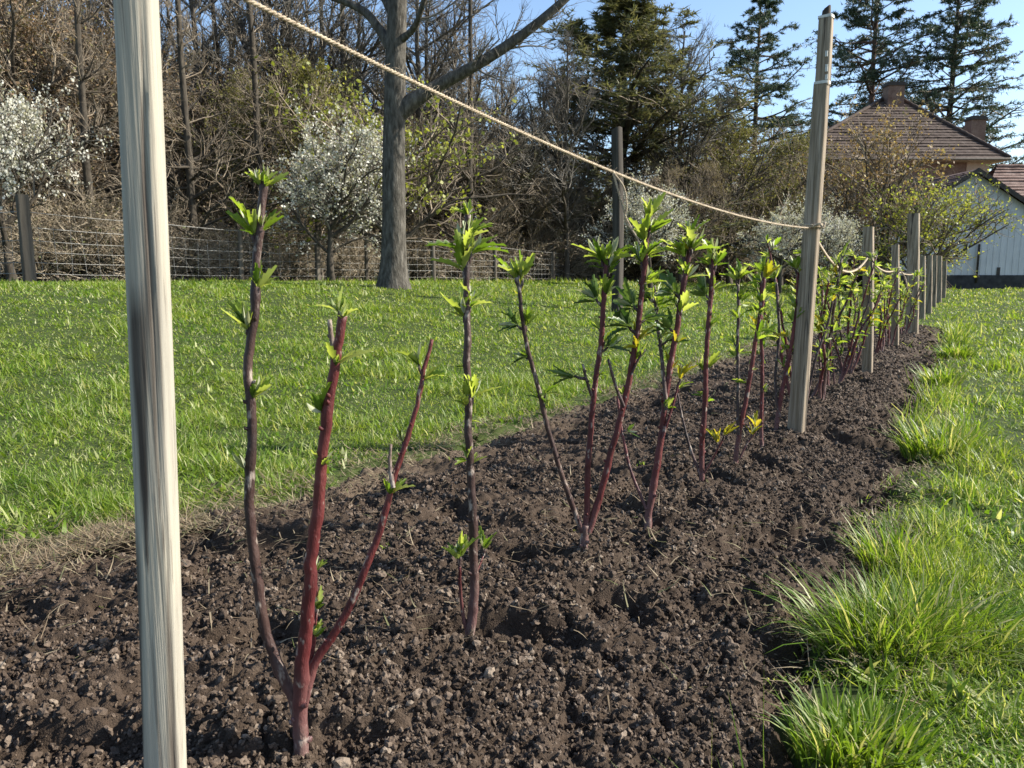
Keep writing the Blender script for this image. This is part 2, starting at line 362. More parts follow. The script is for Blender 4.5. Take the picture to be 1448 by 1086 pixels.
def tuft(px, py, n, rad, Lm, lean_dir, label, lean=.3, dry=.0):
    g = G(px, py); g[2] = s1(lawn_h, g[0], g[1]) - .03
    a = rng.uniform(0, 6.28, n); r = rad * np.sqrt(rng.random(n)); x = g[0] + r * np.cos(a); y = g[1] + r * np.sin(a) * .8
    ld = np.array(lean_dir, float); hx = np.cos(a) * r / rad + ld[0] + .35 * rng.standard_normal(n); hy = np.sin(a) * r / rad + ld[1] + .35 * rng.standard_normal(n)
    az = np.arctan2(hy, hx); mag = np.hypot(hx, hy)
    mb = MB(); blades(mb, x, y, np.full(n, g[2]), Lm * rng.uniform(.45, 1.15, n), rng.uniform(.003, .009, n) * max(1, g[1] / 2.4), az, (lean * mag).clip(.03, 1.2), rng.uniform(.1, .42, n), 4)
    o = mb.build('grass_tuft', M['tuft'], off=g); o.location = g
    tag(o, label, 'grass tuft', 'long grass tufts along the right edge of the bed')
tuft(1235, 905, 480, .15, .21, (-.35, .1), 'widest long grass tuft, splayed over the soil edge beside a dark hollow', .42)
tuft(1370, 900, 380, .15, .20, (.75, -.15), 'long grass tuft combed to the right, beside the widest splayed tuft', .6)
tuft(1325, 640, 380, .17, .23, (-.15, .0), 'tall upright grass tuft overhanging the bed level with the tall post', .3)
tuft(1262, 790, 260, .12, .17, (-.1, .1), 'upright bright grass tuft just beyond the widest splayed tuft', .32)
tuft(1215, 1062, 420, .12, .135, (.1, .1), 'bright broad bladed grass tuft nearest the camera by the bottom edge', .28)

tuft(1330, 545, 200, .14, .22, (-.2, .0), 'grass tuft along the bed edge behind the tall upright tuft', .4)
tuft(1352, 505, 180, .16, .22, (-.2, .0), 'farthest long grass tuft on the bed edge level with the short thick stake', .4)

# ------------------------------------------------------------------ posts
def post_mesh(mb, base, top, hw, hd, rz, k=24, n=40, sq=5.0, groove=None, taper=.95, bowx=0, rough=.02, seed=0, ang_top=0, m=0, mcap=0):
    r = np.random.default_rng(seed); base = np.array(base, float); top = np.array(top, float)
    th = np.arange(k) / k * 2 * math.pi + .13; tt = np.linspace(0, 1, n)
    rad = (np.abs(np.cos(th)) ** sq + np.abs(np.sin(th)) ** sq) ** (-1 / sq)
    wob = 1 + rough * r.standard_normal(k) + np.zeros((n, k))
    T_, K_ = np.meshgrid(tt, np.arange(k), indexing='ij')
    wob = wob + rough * .9 * (fbm(T_ * 9 + seed, K_ * .7, seed, 2) - .5) * 2
    sc = 1 - (1 - taper) * tt
    ax = np.array([math.cos(rz), math.sin(rz), 0]); ay = np.array([-math.sin(rz), math.cos(rz), 0])
    rr = rad[None] * wob * sc[:, None]
    if groove:
        for ga, gw, gd in groove(tt):
            dd = (th[None] - ga[:, None] + math.pi) % (2 * math.pi) - math.pi
            rr = rr - gd[:, None] * np.exp(-(dd / gw) ** 2)
    cen = base + (top - base) * tt[:, None] + (bowx * np.sin(tt * math.pi))[:, None] * ax
    V = cen[:, None] + (rr * np.cos(th) * hw)[..., None] * ax + (rr * np.sin(th) * hd)[..., None] * ay
    V[-1, :, 2] += np.cos(th) * ang_top
    i = np.arange(n - 1)[:, None] * k; j = np.arange(k); j2 = (j + 1) % k
    Q = np.stack([i + j, i + j2, i + j2 + k, i + j + k], -1).reshape(-1, 4)
    mb.add(V.reshape(-1, 3), Q, None, m)
    mb.add(np.vstack([V[-1], cen[-1:]]), None, np.stack([j, j2, np.full(k, k)], -1), mcap)
def wood_mat(name, a, b, c, streak=(.02, .016, .013), amt=.62, sc=26):
    t = NT(name); n = t.noise(sc * 2, 6, (1, 1, .03)); n2 = t.noise(sc * 7, 4, (1, 1, .02)); n3 = t.noise(sc * 1.2, 4, (1, 1, .05))
    col = t.ramp(n, [(.3, a), (.5, b), (.7, c)])
    col = t.mix(t.ramp(n2, [(.35, (.55, .55, .55)), (.5, (0, 0, 0))]), col, tuple(x * .55 for x in a))
    col = t.mix(t.ramp(n3, [(amt, (0, 0, 0)), (amt + .07, (.85, .85, .85))]), col, streak)
    t.col(col); t.rough(.8, .25); t.bump(n2, .6, .003); return t.m
M['post'] = wood_mat('weathered_post', (.14, .105, .066), (.26, .205, .145), (.42, .35, .265), amt=.58)
M['endgrain'] = wood_mat('end_grain', (.28, .25, .20), (.42, .38, .30), (.5, .45, .37), amt=.8)
# pale stake: dark groove and bark stains with shapes of their own, carried as a vertex attribute
t = NT('pale_stake'); at = t.new('Attribute', attribute_name='stain'); n = t.noise(95, 6, (1, 1, .02)); n2 = t.noise(330, 4, (1, 1, .012))
col = t.ramp(n, [(.28, (.30, .272, .215)), (.5, (.355, .325, .26)), (.72, (.415, .382, .308))])
col = t.mix(t.ramp(n2, [(.33, (.32, .32, .32)), (.5, (0, 0, 0))]), col, (.20, .18, .145))
n4 = t.noise(240, 3, (1, 1, .008)); col = t.mix(t.ramp(n4, [(.60, (0, 0, 0)), (.64, (.6, .6, .6))]), col, (.12, .098, .075)); n5 = t.noise(7, 2, (1.6, 1.6, .5)); col = t.mix(t.ramp(n5, [(.45, (0, 0, 0)), (.7, (.55, .55, .55))]), col, (.22, .205, .18))
mul = t.new('Math', operation='MULTIPLY_ADD'); t.l(t.noise(110, 5, (1, 1, .04)), mul.inputs[0]); mul.inputs[1].default_value = .9; mul.inputs[2].default_value = -.52
ad = t.new('Math', operation='ADD', use_clamp=True); t.l(at.outputs['Fac'], ad.inputs[0]); t.l(mul.outputs[0], ad.inputs[1])
gate = t.new('Math', operation='MULTIPLY', use_clamp=True); t.l(ad.outputs[0], gate.inputs[0]); gm = t.new('Math', operation='MULTIPLY', use_clamp=True); t.l(at.outputs['Fac'], gm.inputs[0]); gm.inputs[1].default_value = 2.5; t.l(gm.outputs[0], gate.inputs[1])
col = t.mix(gate.outputs[0], col, (.055, .043, .034)); t.col(col); t.rough(.75, .3); t.bump(n2, .5, .003); M['pale'] = t.m

def near_post():
    Yp = 1.05; bt = P(233, 1086, Yp); tp = P(190, 0, Yp); dirv = (tp - bt) / (tp[2] - bt[2])
    gz = ground_z(bt[0], bt[1]); base = bt + dirv * (gz - .1 - bt[2]); top = bt + dirv * (1.62 - bt[2])
    root = empty('wooden_post', (base[0], base[1], gz), label='pale weathered stake nearest the camera, split by a long dark crack', cat='post', group='posts along the planted row')
    def gr(tt):
        z = base[2] + tt * (top[2] - base[2])
        ga = R(-50 - 8) + .10 * np.sin(z * 5) - .05 * (z - .6) + .04 * np.sin(z * 17)
        yield ga, .075, np.full_like(tt, .17) * (.7 + .3 * np.sin(z * 7 + 1))
    mb = MB(); post_mesh(mb, base - np.array(root.location), top - np.array(root.location),   .0268, .0268, R(8), 64, 160, 4.2, gr, .86, .004, .012, 3, .004)
    o = mb.build('post_body', [M['pale'], M['endgrain']], root)
    me = o.data; co = np.empty(len(me.vertices) * 3, np.float32); me.vertices.foreach_get('co', co); co = co.reshape(-1, 3)
    zz = co[:, 2] + gz; tt = (zz - base[2]) / (top[2] - base[2]); cx = (base + (top - base) * tt[:, None])[:, :2] - np.array(root.location)[:2]
    ang = np.degrees(np.arctan2(co[:, 1] - cx[:, 1], co[:, 0] - cx[:, 0]))
    crack = -50 + np.degrees(.10 * np.sin(zz * 5) - .05 * (zz - .6) + .04 * np.sin(zz * 17))
    st = np.exp(-((ang - crack) / (7 + 5 * np.sin(zz * 9))) ** 2)
    def vstain(z0, z1, a0, w): # stain that narrows downward
        f = np.clip((zz - z0) / (z1 - z0), 0, 1); return ((zz > z0) & (zz < z1)) * np.exp(-((ang - a0) / (w * f + 1.5)) ** 4) * sstep(0, .12, f) * (1 - sstep(.75, 1, f))
    st = st + 1.3 * vstain(.46, .92, -92, 30) + 1.2 * vstain(.05, .60, -140, 34) + .7 * np.exp(-((ang + 162) / 12) ** 2) * (zz > .6)
    st = st + .45 * np.exp(-((ang + 36) / 4) ** 2)
    a = me.attributes.new('stain', 'FLOAT', 'POINT'); a.data.foreach_set('value', st.clip(0, 1).astype(np.float32))
near_post()
RZ = R(-35)
def row_post(px0, py0, pxt, pyt, wpx, label, Y=None, sq=7, lean=0, seed=1, ang=.0, ratio=.9, taper=.95):
    g = G(px0, py0) if Y is None else P(px0, py0, Y)
    Yb = g[1]; gz = ground_z(g[0], g[1]); g[2] = min(g[2], gz); tp = P(pxt, pyt, Yb + lean)
    hw = wpx / 2 * Yb / F / 1.08
    dv = (tp - g) / (tp[2] - g[2]); base = g - dv * .25
    root = empty('wooden_post', g, label=label, cat='post', group='posts along the planted row')
    mb = MB(); post_mesh(mb, base - g, tp - g, hw, hw * ratio, RZ, 28, 40, sq, None, taper, .004, .02, seed, ang, 0, 1)
    mb.build('post_body', [M['post'], M['endgrain']], root); return root, g, tp, hw
tall, tg, ttop, thw = row_post(1125, 612, 1162.3, 118, 25, 'tall square post with a pale capped upper piece, twine knotted round its middle', seed=11, taper=.80)
# narrower upper piece with strap marks
Yt = tg[1]; a0 = P(1163.4, 122, Yt); a1 = P(1168.5, 24, Yt)
mb = MB(); post_mesh(mb, a0 - tg, a1 - tg, thw * .775, thw * .775, RZ, 28, 18, 7, None, .95, 0, .03, 5, .004, 0, 1)
mb.build('upper_piece', [M['post'], M['endgrain']], tall)
M['dark_stub'] = bark_mat('dark_stub', (.03, .025, .02), (.06, .05, .04), (.11, .09, .07), 40, (1, 1, .1), .004)
mb = MB(); b0, b1 = P(1167.5, 25, Yt), P(1169, 12, Yt); post_mesh(mb, b0 - tg, b1 - tg, thw * .52, thw * .52, RZ, 16, 6, 4, None, .8, 0, .10, 9, .014); mb.build('broken_stub', [M['dark_stub']], tall)
t = NT('pale_band'); t.col(t.ramp(t.noise(60, 4), [(.3, (.42, .41, .37)), (.7, (.68, .67, .62))])); t.rough(.6, .3); M['galv'] = t.m
for za, zb, xx, s_ in ((27, 23, 1168.5, .79), (120, 116, 1163.0, .815)):
    b0, b1 = P(xx, za, Yt), P(xx, zb, Yt); mb = MB(); post_mesh(mb, b0 - tg, b1 - tg, thw * s_, thw * s_, RZ, 28, 4, 7, None, 1, 0, .02, 6, .002); mb.build('pale_band', M['galv'], tall)
fr = np.array([math.sin(RZ), -math.cos(RZ), 0])
for yy in ((75, 83), (94, 104), (108, 115)):
    b0, b1 = P(1165.5, yy[1], Yt), P(1165.5, yy[0], Yt); mb = MB(); hgt = (b1 - b0)[2]; box(mb, (-.006, -.003, 0), (.006, .003, hgt)); o = mb.build('metal_clip', M['galv'], tall); o.location = Vector(b0 - tg + fr * (thw * .775 + .002) + np.array([math.cos(RZ), math.sin(RZ), 0]) * thw * .42); o.rotation_euler = (0, 0, RZ)
p3 = row_post(1226, 527, 1228, 321, 15, 'mid height square stake next after the tall post, twine tied near its top', seed=12)
p4 = row_post(1265, 492, 1266, 346, 10.5, 'slim short stake between two stouter posts, twine ending on it', seed=13)
p5 = row_post(1289.5, 472, 1292, 302, 17, 'thick dark post standing taller than the stakes around it', seed=14, ratio=1)
for i, (a, b, c, d, w, lab, Y) in enumerate((
        (1303, 455, 1304, 362, 9, 'stake first behind the thick dark post', 15.0), (1313, 448, 1314.5, 361, 8, 'stake second behind the thick dark post', 17.2),
        (1320, 440, 1322, 361, 6.5, 'stake third behind the thick dark post', 19.5), (1327.5, 430, 1328.5, 362, 7, 'stake fourth behind the thick dark post', 22.5),
        (1334, 422, 1336, 369, 6, 'farthest stake at the end of the row near the white barn', 26.0))):
    row_post(a, b, c, d, w, lab, Y, seed=20 + i)

# ------------------------------------------------------------------ twine
t = NT('twine'); c = t.ramp(t.noise(160, 3), [(.3, (.36, .28, .19)), (.7, (.60, .51, .38))]); t.col(c); t.rough(.85, .15); t.transl(c, .2); M['twine'] = t.m
def rope(path, rad, fib, parent_name='twine', label=None, parent=None, off=None, wraps=(), seed=0):
    r = np.random.default_rng(seed); path = np.asarray(path); Ltot = np.linalg.norm(np.diff(path, axis=0), axis=1).sum()
    n = int(min(max(Ltot / (rad * 1.0), 16), 900)); pc = smooth_path(path, n)
    T = norm(np.gradient(pc, axis=0)); A = norm(np.cross(T, [0.03, .02, 1.])); B = np.cross(A, T)
    ph = np.linspace(0, Ltot / (rad * 7) * 2 * math.pi, n); mb = MB()
    for s in range(3):
        q = ph + s * 2.094; o = (np.cos(q)[:, None] * A + np.sin(q)[:, None] * B) * rad * .52
        tubes(mb, (pc + o)[None], np.full((1, n), rad * .56), 5)
    nf = int(fib * Ltot); i = r.integers(1, n - 2, nf); d = norm(T[i] * r.choice([-1, 1], (nf, 1)) * .8 + r.standard_normal((nf, 3)) * .55)
    Lf = r.uniform(1.2, 5.5, nf)[:, None] * rad; d2 = norm(d + r.standard_normal((nf, 3)) * .5)
    p0 = pc[i]; pts = np.stack([p0, p0 + d * Lf * .5, p0 + d * Lf * .5 + d2 * Lf * .5], 1)
    tubes(mb, pts, np.full((nf, 3), rad * .075), 3)
    return mb.build(parent_name, M['twine'], parent, off)
def wrap(cen, hw, rad, turns, axis_rz, dz, phase=0):
    th = np.linspace(0, turns * 2 * math.pi, int(turns * 20)) + phase
    rr = (np.abs(np.cos(th)) ** 5 + np.abs(np.sin(th)) ** 5) ** (-1 / 5) * (hw + rad)
    x, y = rr * np.cos(th), rr * np.sin(th); c, s = math.cos(axis_rz), math.sin(axis_rz)
    return np.stack([cen[0] + c * x - s * y, cen[1] + s * x + c * y, cen[2] + np.linspace(0, dz, len(th)) + .004 * np.sin(th * 2)], -1)
def on_post(g, tp, py, px=None):
    f = np.linspace(0, 1, 400)[:, None]; pts = g + (tp - g) * f
    q = pts - np.array([0, 0, CAMH]); fw = q[:, 1] * CP - q[:, 2] * SP; up = q[:, 1] * SP + q[:, 2] * CP
    return pts[np.argmin(np.abs(IMH / 2 - up / fw * F - py))]
K2 = on_post(tg, ttop, 322); A0 = P(212, -70, 1.05)
f = np.linspace(0, 1, 24)[:, None]; main = A0 + (K2 - A0) * f; main[:, 2] -= .30 * (f * (1 - f))[:, 0]
tw = rope(main, .0039, 700, label=None, seed=1)
tag(tw, 'long taut hairy twine running from the nearest stake up to the tall post', 'twine', 'twine tied along the posts')
rope(wrap(K2, thw, .005, 2.3, RZ, .018), .0042, 200, 'knot', parent=tw, seed=2)
rope(wrap(A0, .025, .005, 2.3, 0, .02), .0045, 200, 'knot', parent=tw, seed=3)
kk = P(1158, 320, K2[1] - .07); rope(np.array([kk + [-.03, 0, .0], kk + [0, -.01, .012], kk + [.015, -.015, -.01], kk + [.03, .0, .02]]), .006, 300, 'knot', parent=tw, seed=4)
def mainpt(px):
    q = main - np.array([0, 0, CAMH]); fw = q[:, 1] * CP - q[:, 2] * SP; xx = IMW / 2 + q[:, 0] / fw * F
    return np.array([np.interp(px, xx, main[:, i]) for i in range(3)])
for i, (pl, nm) in enumerate((([(866, 243), (872, 262), (880, 290), (886, 310), (895, 325)], 1), ([(868, 244), (882, 265), (886, 290), (884, 310), (897, 330), (905, 345)], 2))):
    st = mainpt(866); pts = [st] + [P(a, b, st[1] + .01 * j) for j, (a, b) in enumerate(pl[1:])]
    rope(np.array(pts), .0028, 500, 'loose_end', parent=tw, seed=10 + i)
K3 = on_post(p3[1], p3[2], 363); K4 = on_post(p4[1], p4[2], 382); K5 = on_post(p5[1], p5[2], 388)
def sagline(a, b, s): f = np.linspace(0, 1, 16)[:, None]; q = a + (b - a) * f; q[:, 2] -= 4 * s * (f * (1 - f))[:, 0]; return q
for a, b, s, hw, lab in ((K2, K3, .17, p3[3], 'slack twine sagging between the tall post and the mid height stake'), (K3, K4, .06, p4[3], 'short twine sagging between the mid height stake and the slim stake'),
                         (K4, K5, .02, p5[3], 'last short twine from the slim stake to the thick dark post')):
    o = rope(sagline(a, b, s), .008, 60, seed=20); tag(o, lab, 'twine', 'twine tied along the posts')
    rope(wrap(b, hw, .008, 2.0, RZ, .03), .008, 40, 'knot', parent=o, seed=21)
    if s == .06:
        rope(np.array([K4 + [.03, -.06, 0], K4 + [.09, -.05, -.08], K4 + [.13, -.05, -.2], K4 + [.17, -.05, -.27]]), .008, 60, 'loose_end', parent=o, seed=22)

# ------------------------------------------------------------------ young red-stemmed shrubs
LV = np.linspace(0, 1, 11)
def leaf_arrays(W=.36, lobes=True):
    w = np.sin(np.pi * np.clip((LV - .10) / .90, 0, 1) ** .85) ** .9 * W * .5
    if lobes: w = w * np.array([1, 1, 1.0, 1.16, .84, 1.15, .80, 1.14, .76, 1.18, 1])
    w[:2] = .018; w[-1] = .0
    return w
def leaves(mb, pos, dirs, up, L, W, droop, fold, rng, m=0, lobes=True):
    n = len(pos); w = leaf_arrays(1, lobes); y = LV; dirs = norm(dirs)
    side = norm(np.cross(dirs, up) + 1e-6); nor = np.cross(side, dirs)
    tipshift = np.where(np.arange(11) % 2 == 1, .045, -.02) if lobes else np.zeros(11)
    rows = []
    tw = rng.uniform(-.5, .5, n)
    for i in range(11):
        c = pos + dirs * (L * (y[i] - .06 * y[i] ** 2))[:, None] - nor * (L * droop * y[i] ** 2)[:, None]
        ww = (w[i] * W * L)[:, None]; f = (fold * w[i] * W * L)[:, None]
        s2 = side * np.cos(tw * y[i])[:, None] + nor * np.sin(tw * y[i])[:, None]
        fw = dirs * (tipshift[i] * L)[:, None]
        rows += [c - s2 * ww + nor * f + fw, c, c + s2 * ww + nor * f + fw]
    V = np.stack(rows, 1); b = (np.arange(n) * 33)[:, None]; Q = []
    for i in range(10):
        a = 3 * i; Q += [b + np.array([a, a + 1, a + 4, a + 3]), b + np.array([a + 1, a + 2, a + 5, a + 4])]
    mb.add(V.reshape(-1, 3), np.concatenate(Q), None, m)
def sprig(node, outw, n, L, rng, spread=.58, upw=.82, bud=1, yellow=False, dark=False, closed=False):
    """leaf cluster on a short spur: returns a mesh builder"""
    mb = MB(); outw = norm(np.asarray(outw, float)); ax = norm(outw * (1.05 - upw) + np.array([0, 0, upw]))
    spur = L * rng.uniform(.25, .45); tip = node + ax * spur
    r0 = max(L * .055, .0012)
    tubes(mb, np.stack([node, node + ax * spur * .5 + outw * spur * .12, tip])[None], np.array([[r0 * 1.3, r0, r0 * .7]]), 6, 2)
    if closed: spread *= .35
    k = n; rv = rng.standard_normal((k, 3)); rv -= (rv @ ax)[:, None] * ax; rv = norm(rv)
    a = spread * np.sqrt(rng.uniform(.25, 1.25, k))[:, None]
    d = norm(ax * np.cos(a) + rv * np.sin(a) + outw * .18); Ls = L * rng.uniform(.4, 1.2, k)
    p = node + (tip - node) * rng.uniform(.55, 1, (k, 1))
    leaves(mb, p, d, norm(ax * .6 + np.array([0, 0, .5]) - d * .2 + .25 * rng.standard_normal((k, 3))), Ls, rng.uniform(.18, .30, k) * (.6 if closed else 1), rng.uniform(-.12, .38, k), rng.uniform(.4, 1.1, k), rng, 0)
    if bud:
        d = norm(ax + .3 * rng.standard_normal((bud, 3))); leaves(mb, np.repeat(tip[None], bud, 0), d, rng.standard_normal((bud, 3)), L * rng.uniform(.5, .85, bud), rng.uniform(.16, .26, bud), rng.uniform(-.1, .15, bud), rng.uniform(.5, 1.1, bud), rng, 1, False)
    return mb, [M['leaf_yellow'] if yellow else (M['leaf_dark'] if dark else M['leaf']), M['bud'], M['cane_brown']]
def cane_obj(parent, off, path, w0, w1, mat, rng, name='cane', nodes=(), cut=True, pw=1.0):
    """path: world points; nodes: fractions with swellings"""
    n = max(10, int(np.linalg.norm(np.diff(path, axis=0), axis=1).sum() / .011)); pc = smooth_path(path, n); t = np.linspace(0, 1, n)
    q_ = np.cumsum(rng.standard_normal((n, 2)), 0) * .0004; q_ -= np.linspace(0, 1, n)[:, None] * q_[-1]; pc[:, :2] += q_ * (w0 / .016)
    w0 *= .72; w1 *= .74; r = w0 + (w1 - w0) * t ** pw
    for f in list(nodes) + list(rng.uniform(.08, .95, 5)): r = r * (1 + rng.uniform(.06, .16) * np.exp(-((t - f) / .014) ** 2))
    r = r * (1 + .02 * rng.standard_normal(n)); mb = MB(); tubes(mb, pc[None], r[None] / 2, 10, 0, True, .015, rng)
    nb = int(rng.integers(5, 9)); bi = rng.integers(3, n - 2, nb); ba = rng.uniform(0, 6.28, nb); bo = np.stack([np.cos(ba), np.sin(ba), np.zeros(nb)], -1); br = r[bi][:, None] / 2
    bp = np.stack([pc[bi] + bo * br * .7, pc[bi] + bo * br * 1.35 + [0, 0, .002], pc[bi] + bo * br * 1.6 + [0, 0, .006]], 1); tubes(mb, bp, br * np.array([[.55, .42, .08]]), 6, 0, False)
    if cut and len(mb.mt): mb.mt[-1][:] = 1
    o = mb.build(name, [M[mat], M['cut']], parent, off); return o, pc
def nearest(pc, target): return int(np.argmin(np.linalg.norm(pc - target, axis=1)))

def shrub(base_px, label, canes, seed, trunk=None, group='young shrubs planted in a row'):
    rng = np.random.default_rng(seed); g = G(*base_px); g[2] = s1(bed_base, g[0], g[1]); Y = g[1]; mpp = 1 / F / (CP - (base_px[1] - IMH / 2) / F * SP) * Y
    root = empty('young_shrub', g, label=label, cat='shrub', group=group)
    if trunk:
        pts = [P(a, b, Y) for a, b in trunk['p']]; pts[0] = g - np.array([0, 0, .06]); pts.insert(1, g.copy())
        cane_obj(root, g, np.array(pts), trunk['w'][0] * mpp, trunk['w'][1] * mpp, trunk.get('mat', 'cane_base'), rng, 'stem', (.5,), False)
    for c in canes:
        pp = c['p']; z0, z1 = pp[0][1], pp[-1][1]; lean = c.get('lean', 0)
        pts = np.array([P(a, b, Y + lean * (z0 - b) / max(z0 - z1, 1)) for a, b in pp])
        if c.get('ground'): pts = np.vstack([pts[0] - [0, 0, .07], pts])
        tgt = [P(s[0], s[1], Y + lean * (z0 - s[1]) / max(z0 - z1, 1)) for s in c.get('s', [])]
        scale = c.get('mpp', mpp)
        o, pc = cane_obj(root, g, pts, c['w'][0] * mpp, c['w'][1] * mpp, c.get('mat', 'cane_brown'), rng, 'cane', [], c.get('cut', True))
        if seed >= 2 and len(c.get('s', [])) >= 4:          # small leaves all along the upper stem
            for f in rng.uniform(.42, .98, 7):
                b = rng.uniform(0, 6.28); m, mats = sprig(pc[int(f * (len(pc) - 1))], (math.cos(b), math.sin(b), 0), int(rng.integers(3, 6)), rng.uniform(16, 28) * mpp * (1.15 - .4 * rng.random()), rng, .8, .6, int(rng.integers(0, 2)), rng.random() < .06); m.build('leaf_cluster', mats, o, g)
        for s, q in zip(c.get('s', []), tgt):
            x, y, kind, n, Lp = s; i = nearest(pc, q); nd = pc[i]; ow = q - nd; ow[1] = 0
            if np.linalg.norm(ow) < .004: ow = np.array([rng.choice([-1, 1]) * 1., 0, 0])
            ow = norm(ow) + np.array([0, rng.uniform(-.5, .4), 0])
            kw = dict(bud=2)
            if 'w' in kind: kw.update(spread=.8, upw=.8)
            if 'c' in kind: kw.update(closed=True, bud=3, upw=.8)
            if 'y' in kind: kw['yellow'] = True
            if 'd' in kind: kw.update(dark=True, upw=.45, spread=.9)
            if 'b' in kind: kw['bud'] = 2
            if 't' in kind: kw.update(upw=.85, spread=.7)
            m, mats = sprig(nd, ow, n + 3, Lp * mpp * 1.12, rng, **kw); m.build('leaf_cluster', mats, o, g)
    return root, g, mpp
# kinds: b buds, c closed, w whorl, d dark, y yellow, t upright
shrub((425, 1055), 'largest young shrub nearest the camera, three stout purple stems forking just above the soil', [
    dict(p=[(425, 1030), (414, 988), (402, 962), (385, 925), (371, 880), (361, 800), (353, 725), (352, 690), (357, 600), (351, 520), (358, 450), (362, 380), (367, 320), (374, 256)], w=(22, 14), mat='cane_brown', lean=.05,
         s=[(335, 480, 'b', 6, 44), (384, 578, 'b', 5, 40), (338, 678, 'c', 4, 44), (380, 425, '', 5, 36), (340, 345, 'b', 7, 48), (392, 343, 'b', 5, 44), (350, 268, 't', 5, 34), (388, 275, 't', 5, 34)]),
    dict(p=[(425, 1040), (425, 1000), (430, 940), (437, 860), (444, 800), (455, 720), (462, 650), (468, 590), (475, 530), (480, 480), (485, 446)], w=(29, 16), mat='cane_red', lean=-.02,
         s=[(440, 595, 'b', 6, 42), (492, 538, 'b', 5, 40), (482, 672, 't', 3, 36), (462, 452, 't', 4, 30), (492, 470, 't', 2, 26)]),
    dict(p=[(430, 1000), (437, 950), (443, 900), (447, 850), (445, 815)], w=(12, 6), mat='cane_red', lean=.04, s=[(462, 800, '', 3, 26), (466, 868, '', 3, 28), (452, 910, '', 4, 22)]),
    dict(p=[(474, 530), (472, 500), (467, 470), (466, 452)], w=(11, 8), mat='cane_grey', lean=0),
    dict(p=[(427, 1005), (440, 956), (455, 925), (480, 888), (510, 832), (535, 765), (553, 698), (570, 640), (588, 582), (600, 525), (611, 480)], w=(20, 7), mat='cane_red', lean=.08, cut=False,
         s=[(578, 530, '', 5, 36), (612, 552, '', 4, 34), (550, 625, 'c', 4, 26), (575, 712, 't', 2, 34)]),
    dict(p=[(556, 690), (552, 665), (551, 645), (553, 628)], w=(9, 5), mat='cane_grey', lean=.02),
], 1, dict(p=[(425, 1055), (424, 1030), (426, 995)], w=(31, 23)))
shrub((662, 905), 'single stemmed young shrub, one straight brown stem with leaf whorls, second along the row', [
    dict(p=[(662, 905), (667, 860), (669, 800), (667, 740), (664, 680), (661, 620), (659, 560), (657, 500), (658, 440), (659, 380), (660, 335), (662, 303)], w=(20, 11), mat='cane_brown', lean=.04, ground=True,
         s=[(640, 585, '', 5, 40), (688, 580, 'w', 7, 44), (635, 460, 'wb', 6, 46), (680, 450, 'wb', 6, 42), (640, 375, 'wb', 7, 48), (688, 370, 'wb', 9, 50), (655, 395, 'w', 6, 40), (672, 345, 't', 4, 30), (655, 312, 't', 4, 20), (668, 310, 't', 3, 18), (672, 660, '', 3, 22)]),
    dict(p=[(660, 893), (654, 865), (650, 832), (650, 800)], w=(8, 5), mat='cane_red', lean=-.03, s=[(642, 790, 'wb', 6, 36), (656, 782, 'b', 5, 34)]),
    dict(p=[(667, 830), (676, 805), (684, 785)], w=(4, 3), mat='cane_red', lean=.05, s=[(690, 775, '', 5, 28)]),
], 2)
shrub((826, 790), 'young shrub with three straight red stems spreading from one short stump, third along the row', [
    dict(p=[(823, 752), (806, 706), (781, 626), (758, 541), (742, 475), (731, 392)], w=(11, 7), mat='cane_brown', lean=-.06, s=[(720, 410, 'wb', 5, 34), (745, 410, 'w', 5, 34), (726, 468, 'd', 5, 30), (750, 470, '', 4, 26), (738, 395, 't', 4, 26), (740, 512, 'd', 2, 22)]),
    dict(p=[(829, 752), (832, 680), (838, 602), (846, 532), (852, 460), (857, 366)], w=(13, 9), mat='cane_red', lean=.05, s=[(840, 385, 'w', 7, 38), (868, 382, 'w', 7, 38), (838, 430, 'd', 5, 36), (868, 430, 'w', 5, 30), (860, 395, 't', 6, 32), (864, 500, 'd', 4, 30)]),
    dict(p=[(836, 560), (830, 540), (824, 515)], w=(6, 5), mat='cane_brown', lean=.0, s=[(822, 540, 'cd', 5, 36)]),
    dict(p=[(832, 752), (850, 702), (870, 626), (888, 552), (900, 482), (909, 410), (917, 322)], w=(14, 9), mat='cane_red', lean=.02,
         s=[(932, 340, 'w', 8, 38), (905, 348, 'w', 6, 36), (930, 372, 'w', 6, 34), (892, 385, 'w', 6, 34), (925, 412, 'w', 5, 32), (890, 440, 'd', 6, 38), (915, 460, 'd', 4, 30), (880, 470, 'd', 5, 36), (912, 495, 'y', 3, 26), (918, 325, 't', 6, 32)]),
    dict(p=[(882, 575), (874, 555), (866, 530), (860, 508)], w=(7, 5), mat='cane_brown', lean=.0),
    dict(p=[(893, 530), (902, 510), (912, 494)], w=(5, 3), mat='cane_brown', lean=.0, s=[(905, 500, 'yd', 2, 24)]),
], 3, dict(p=[(826, 790), (827, 765), (828, 742)], w=(17, 15), mat='cane_grey'))
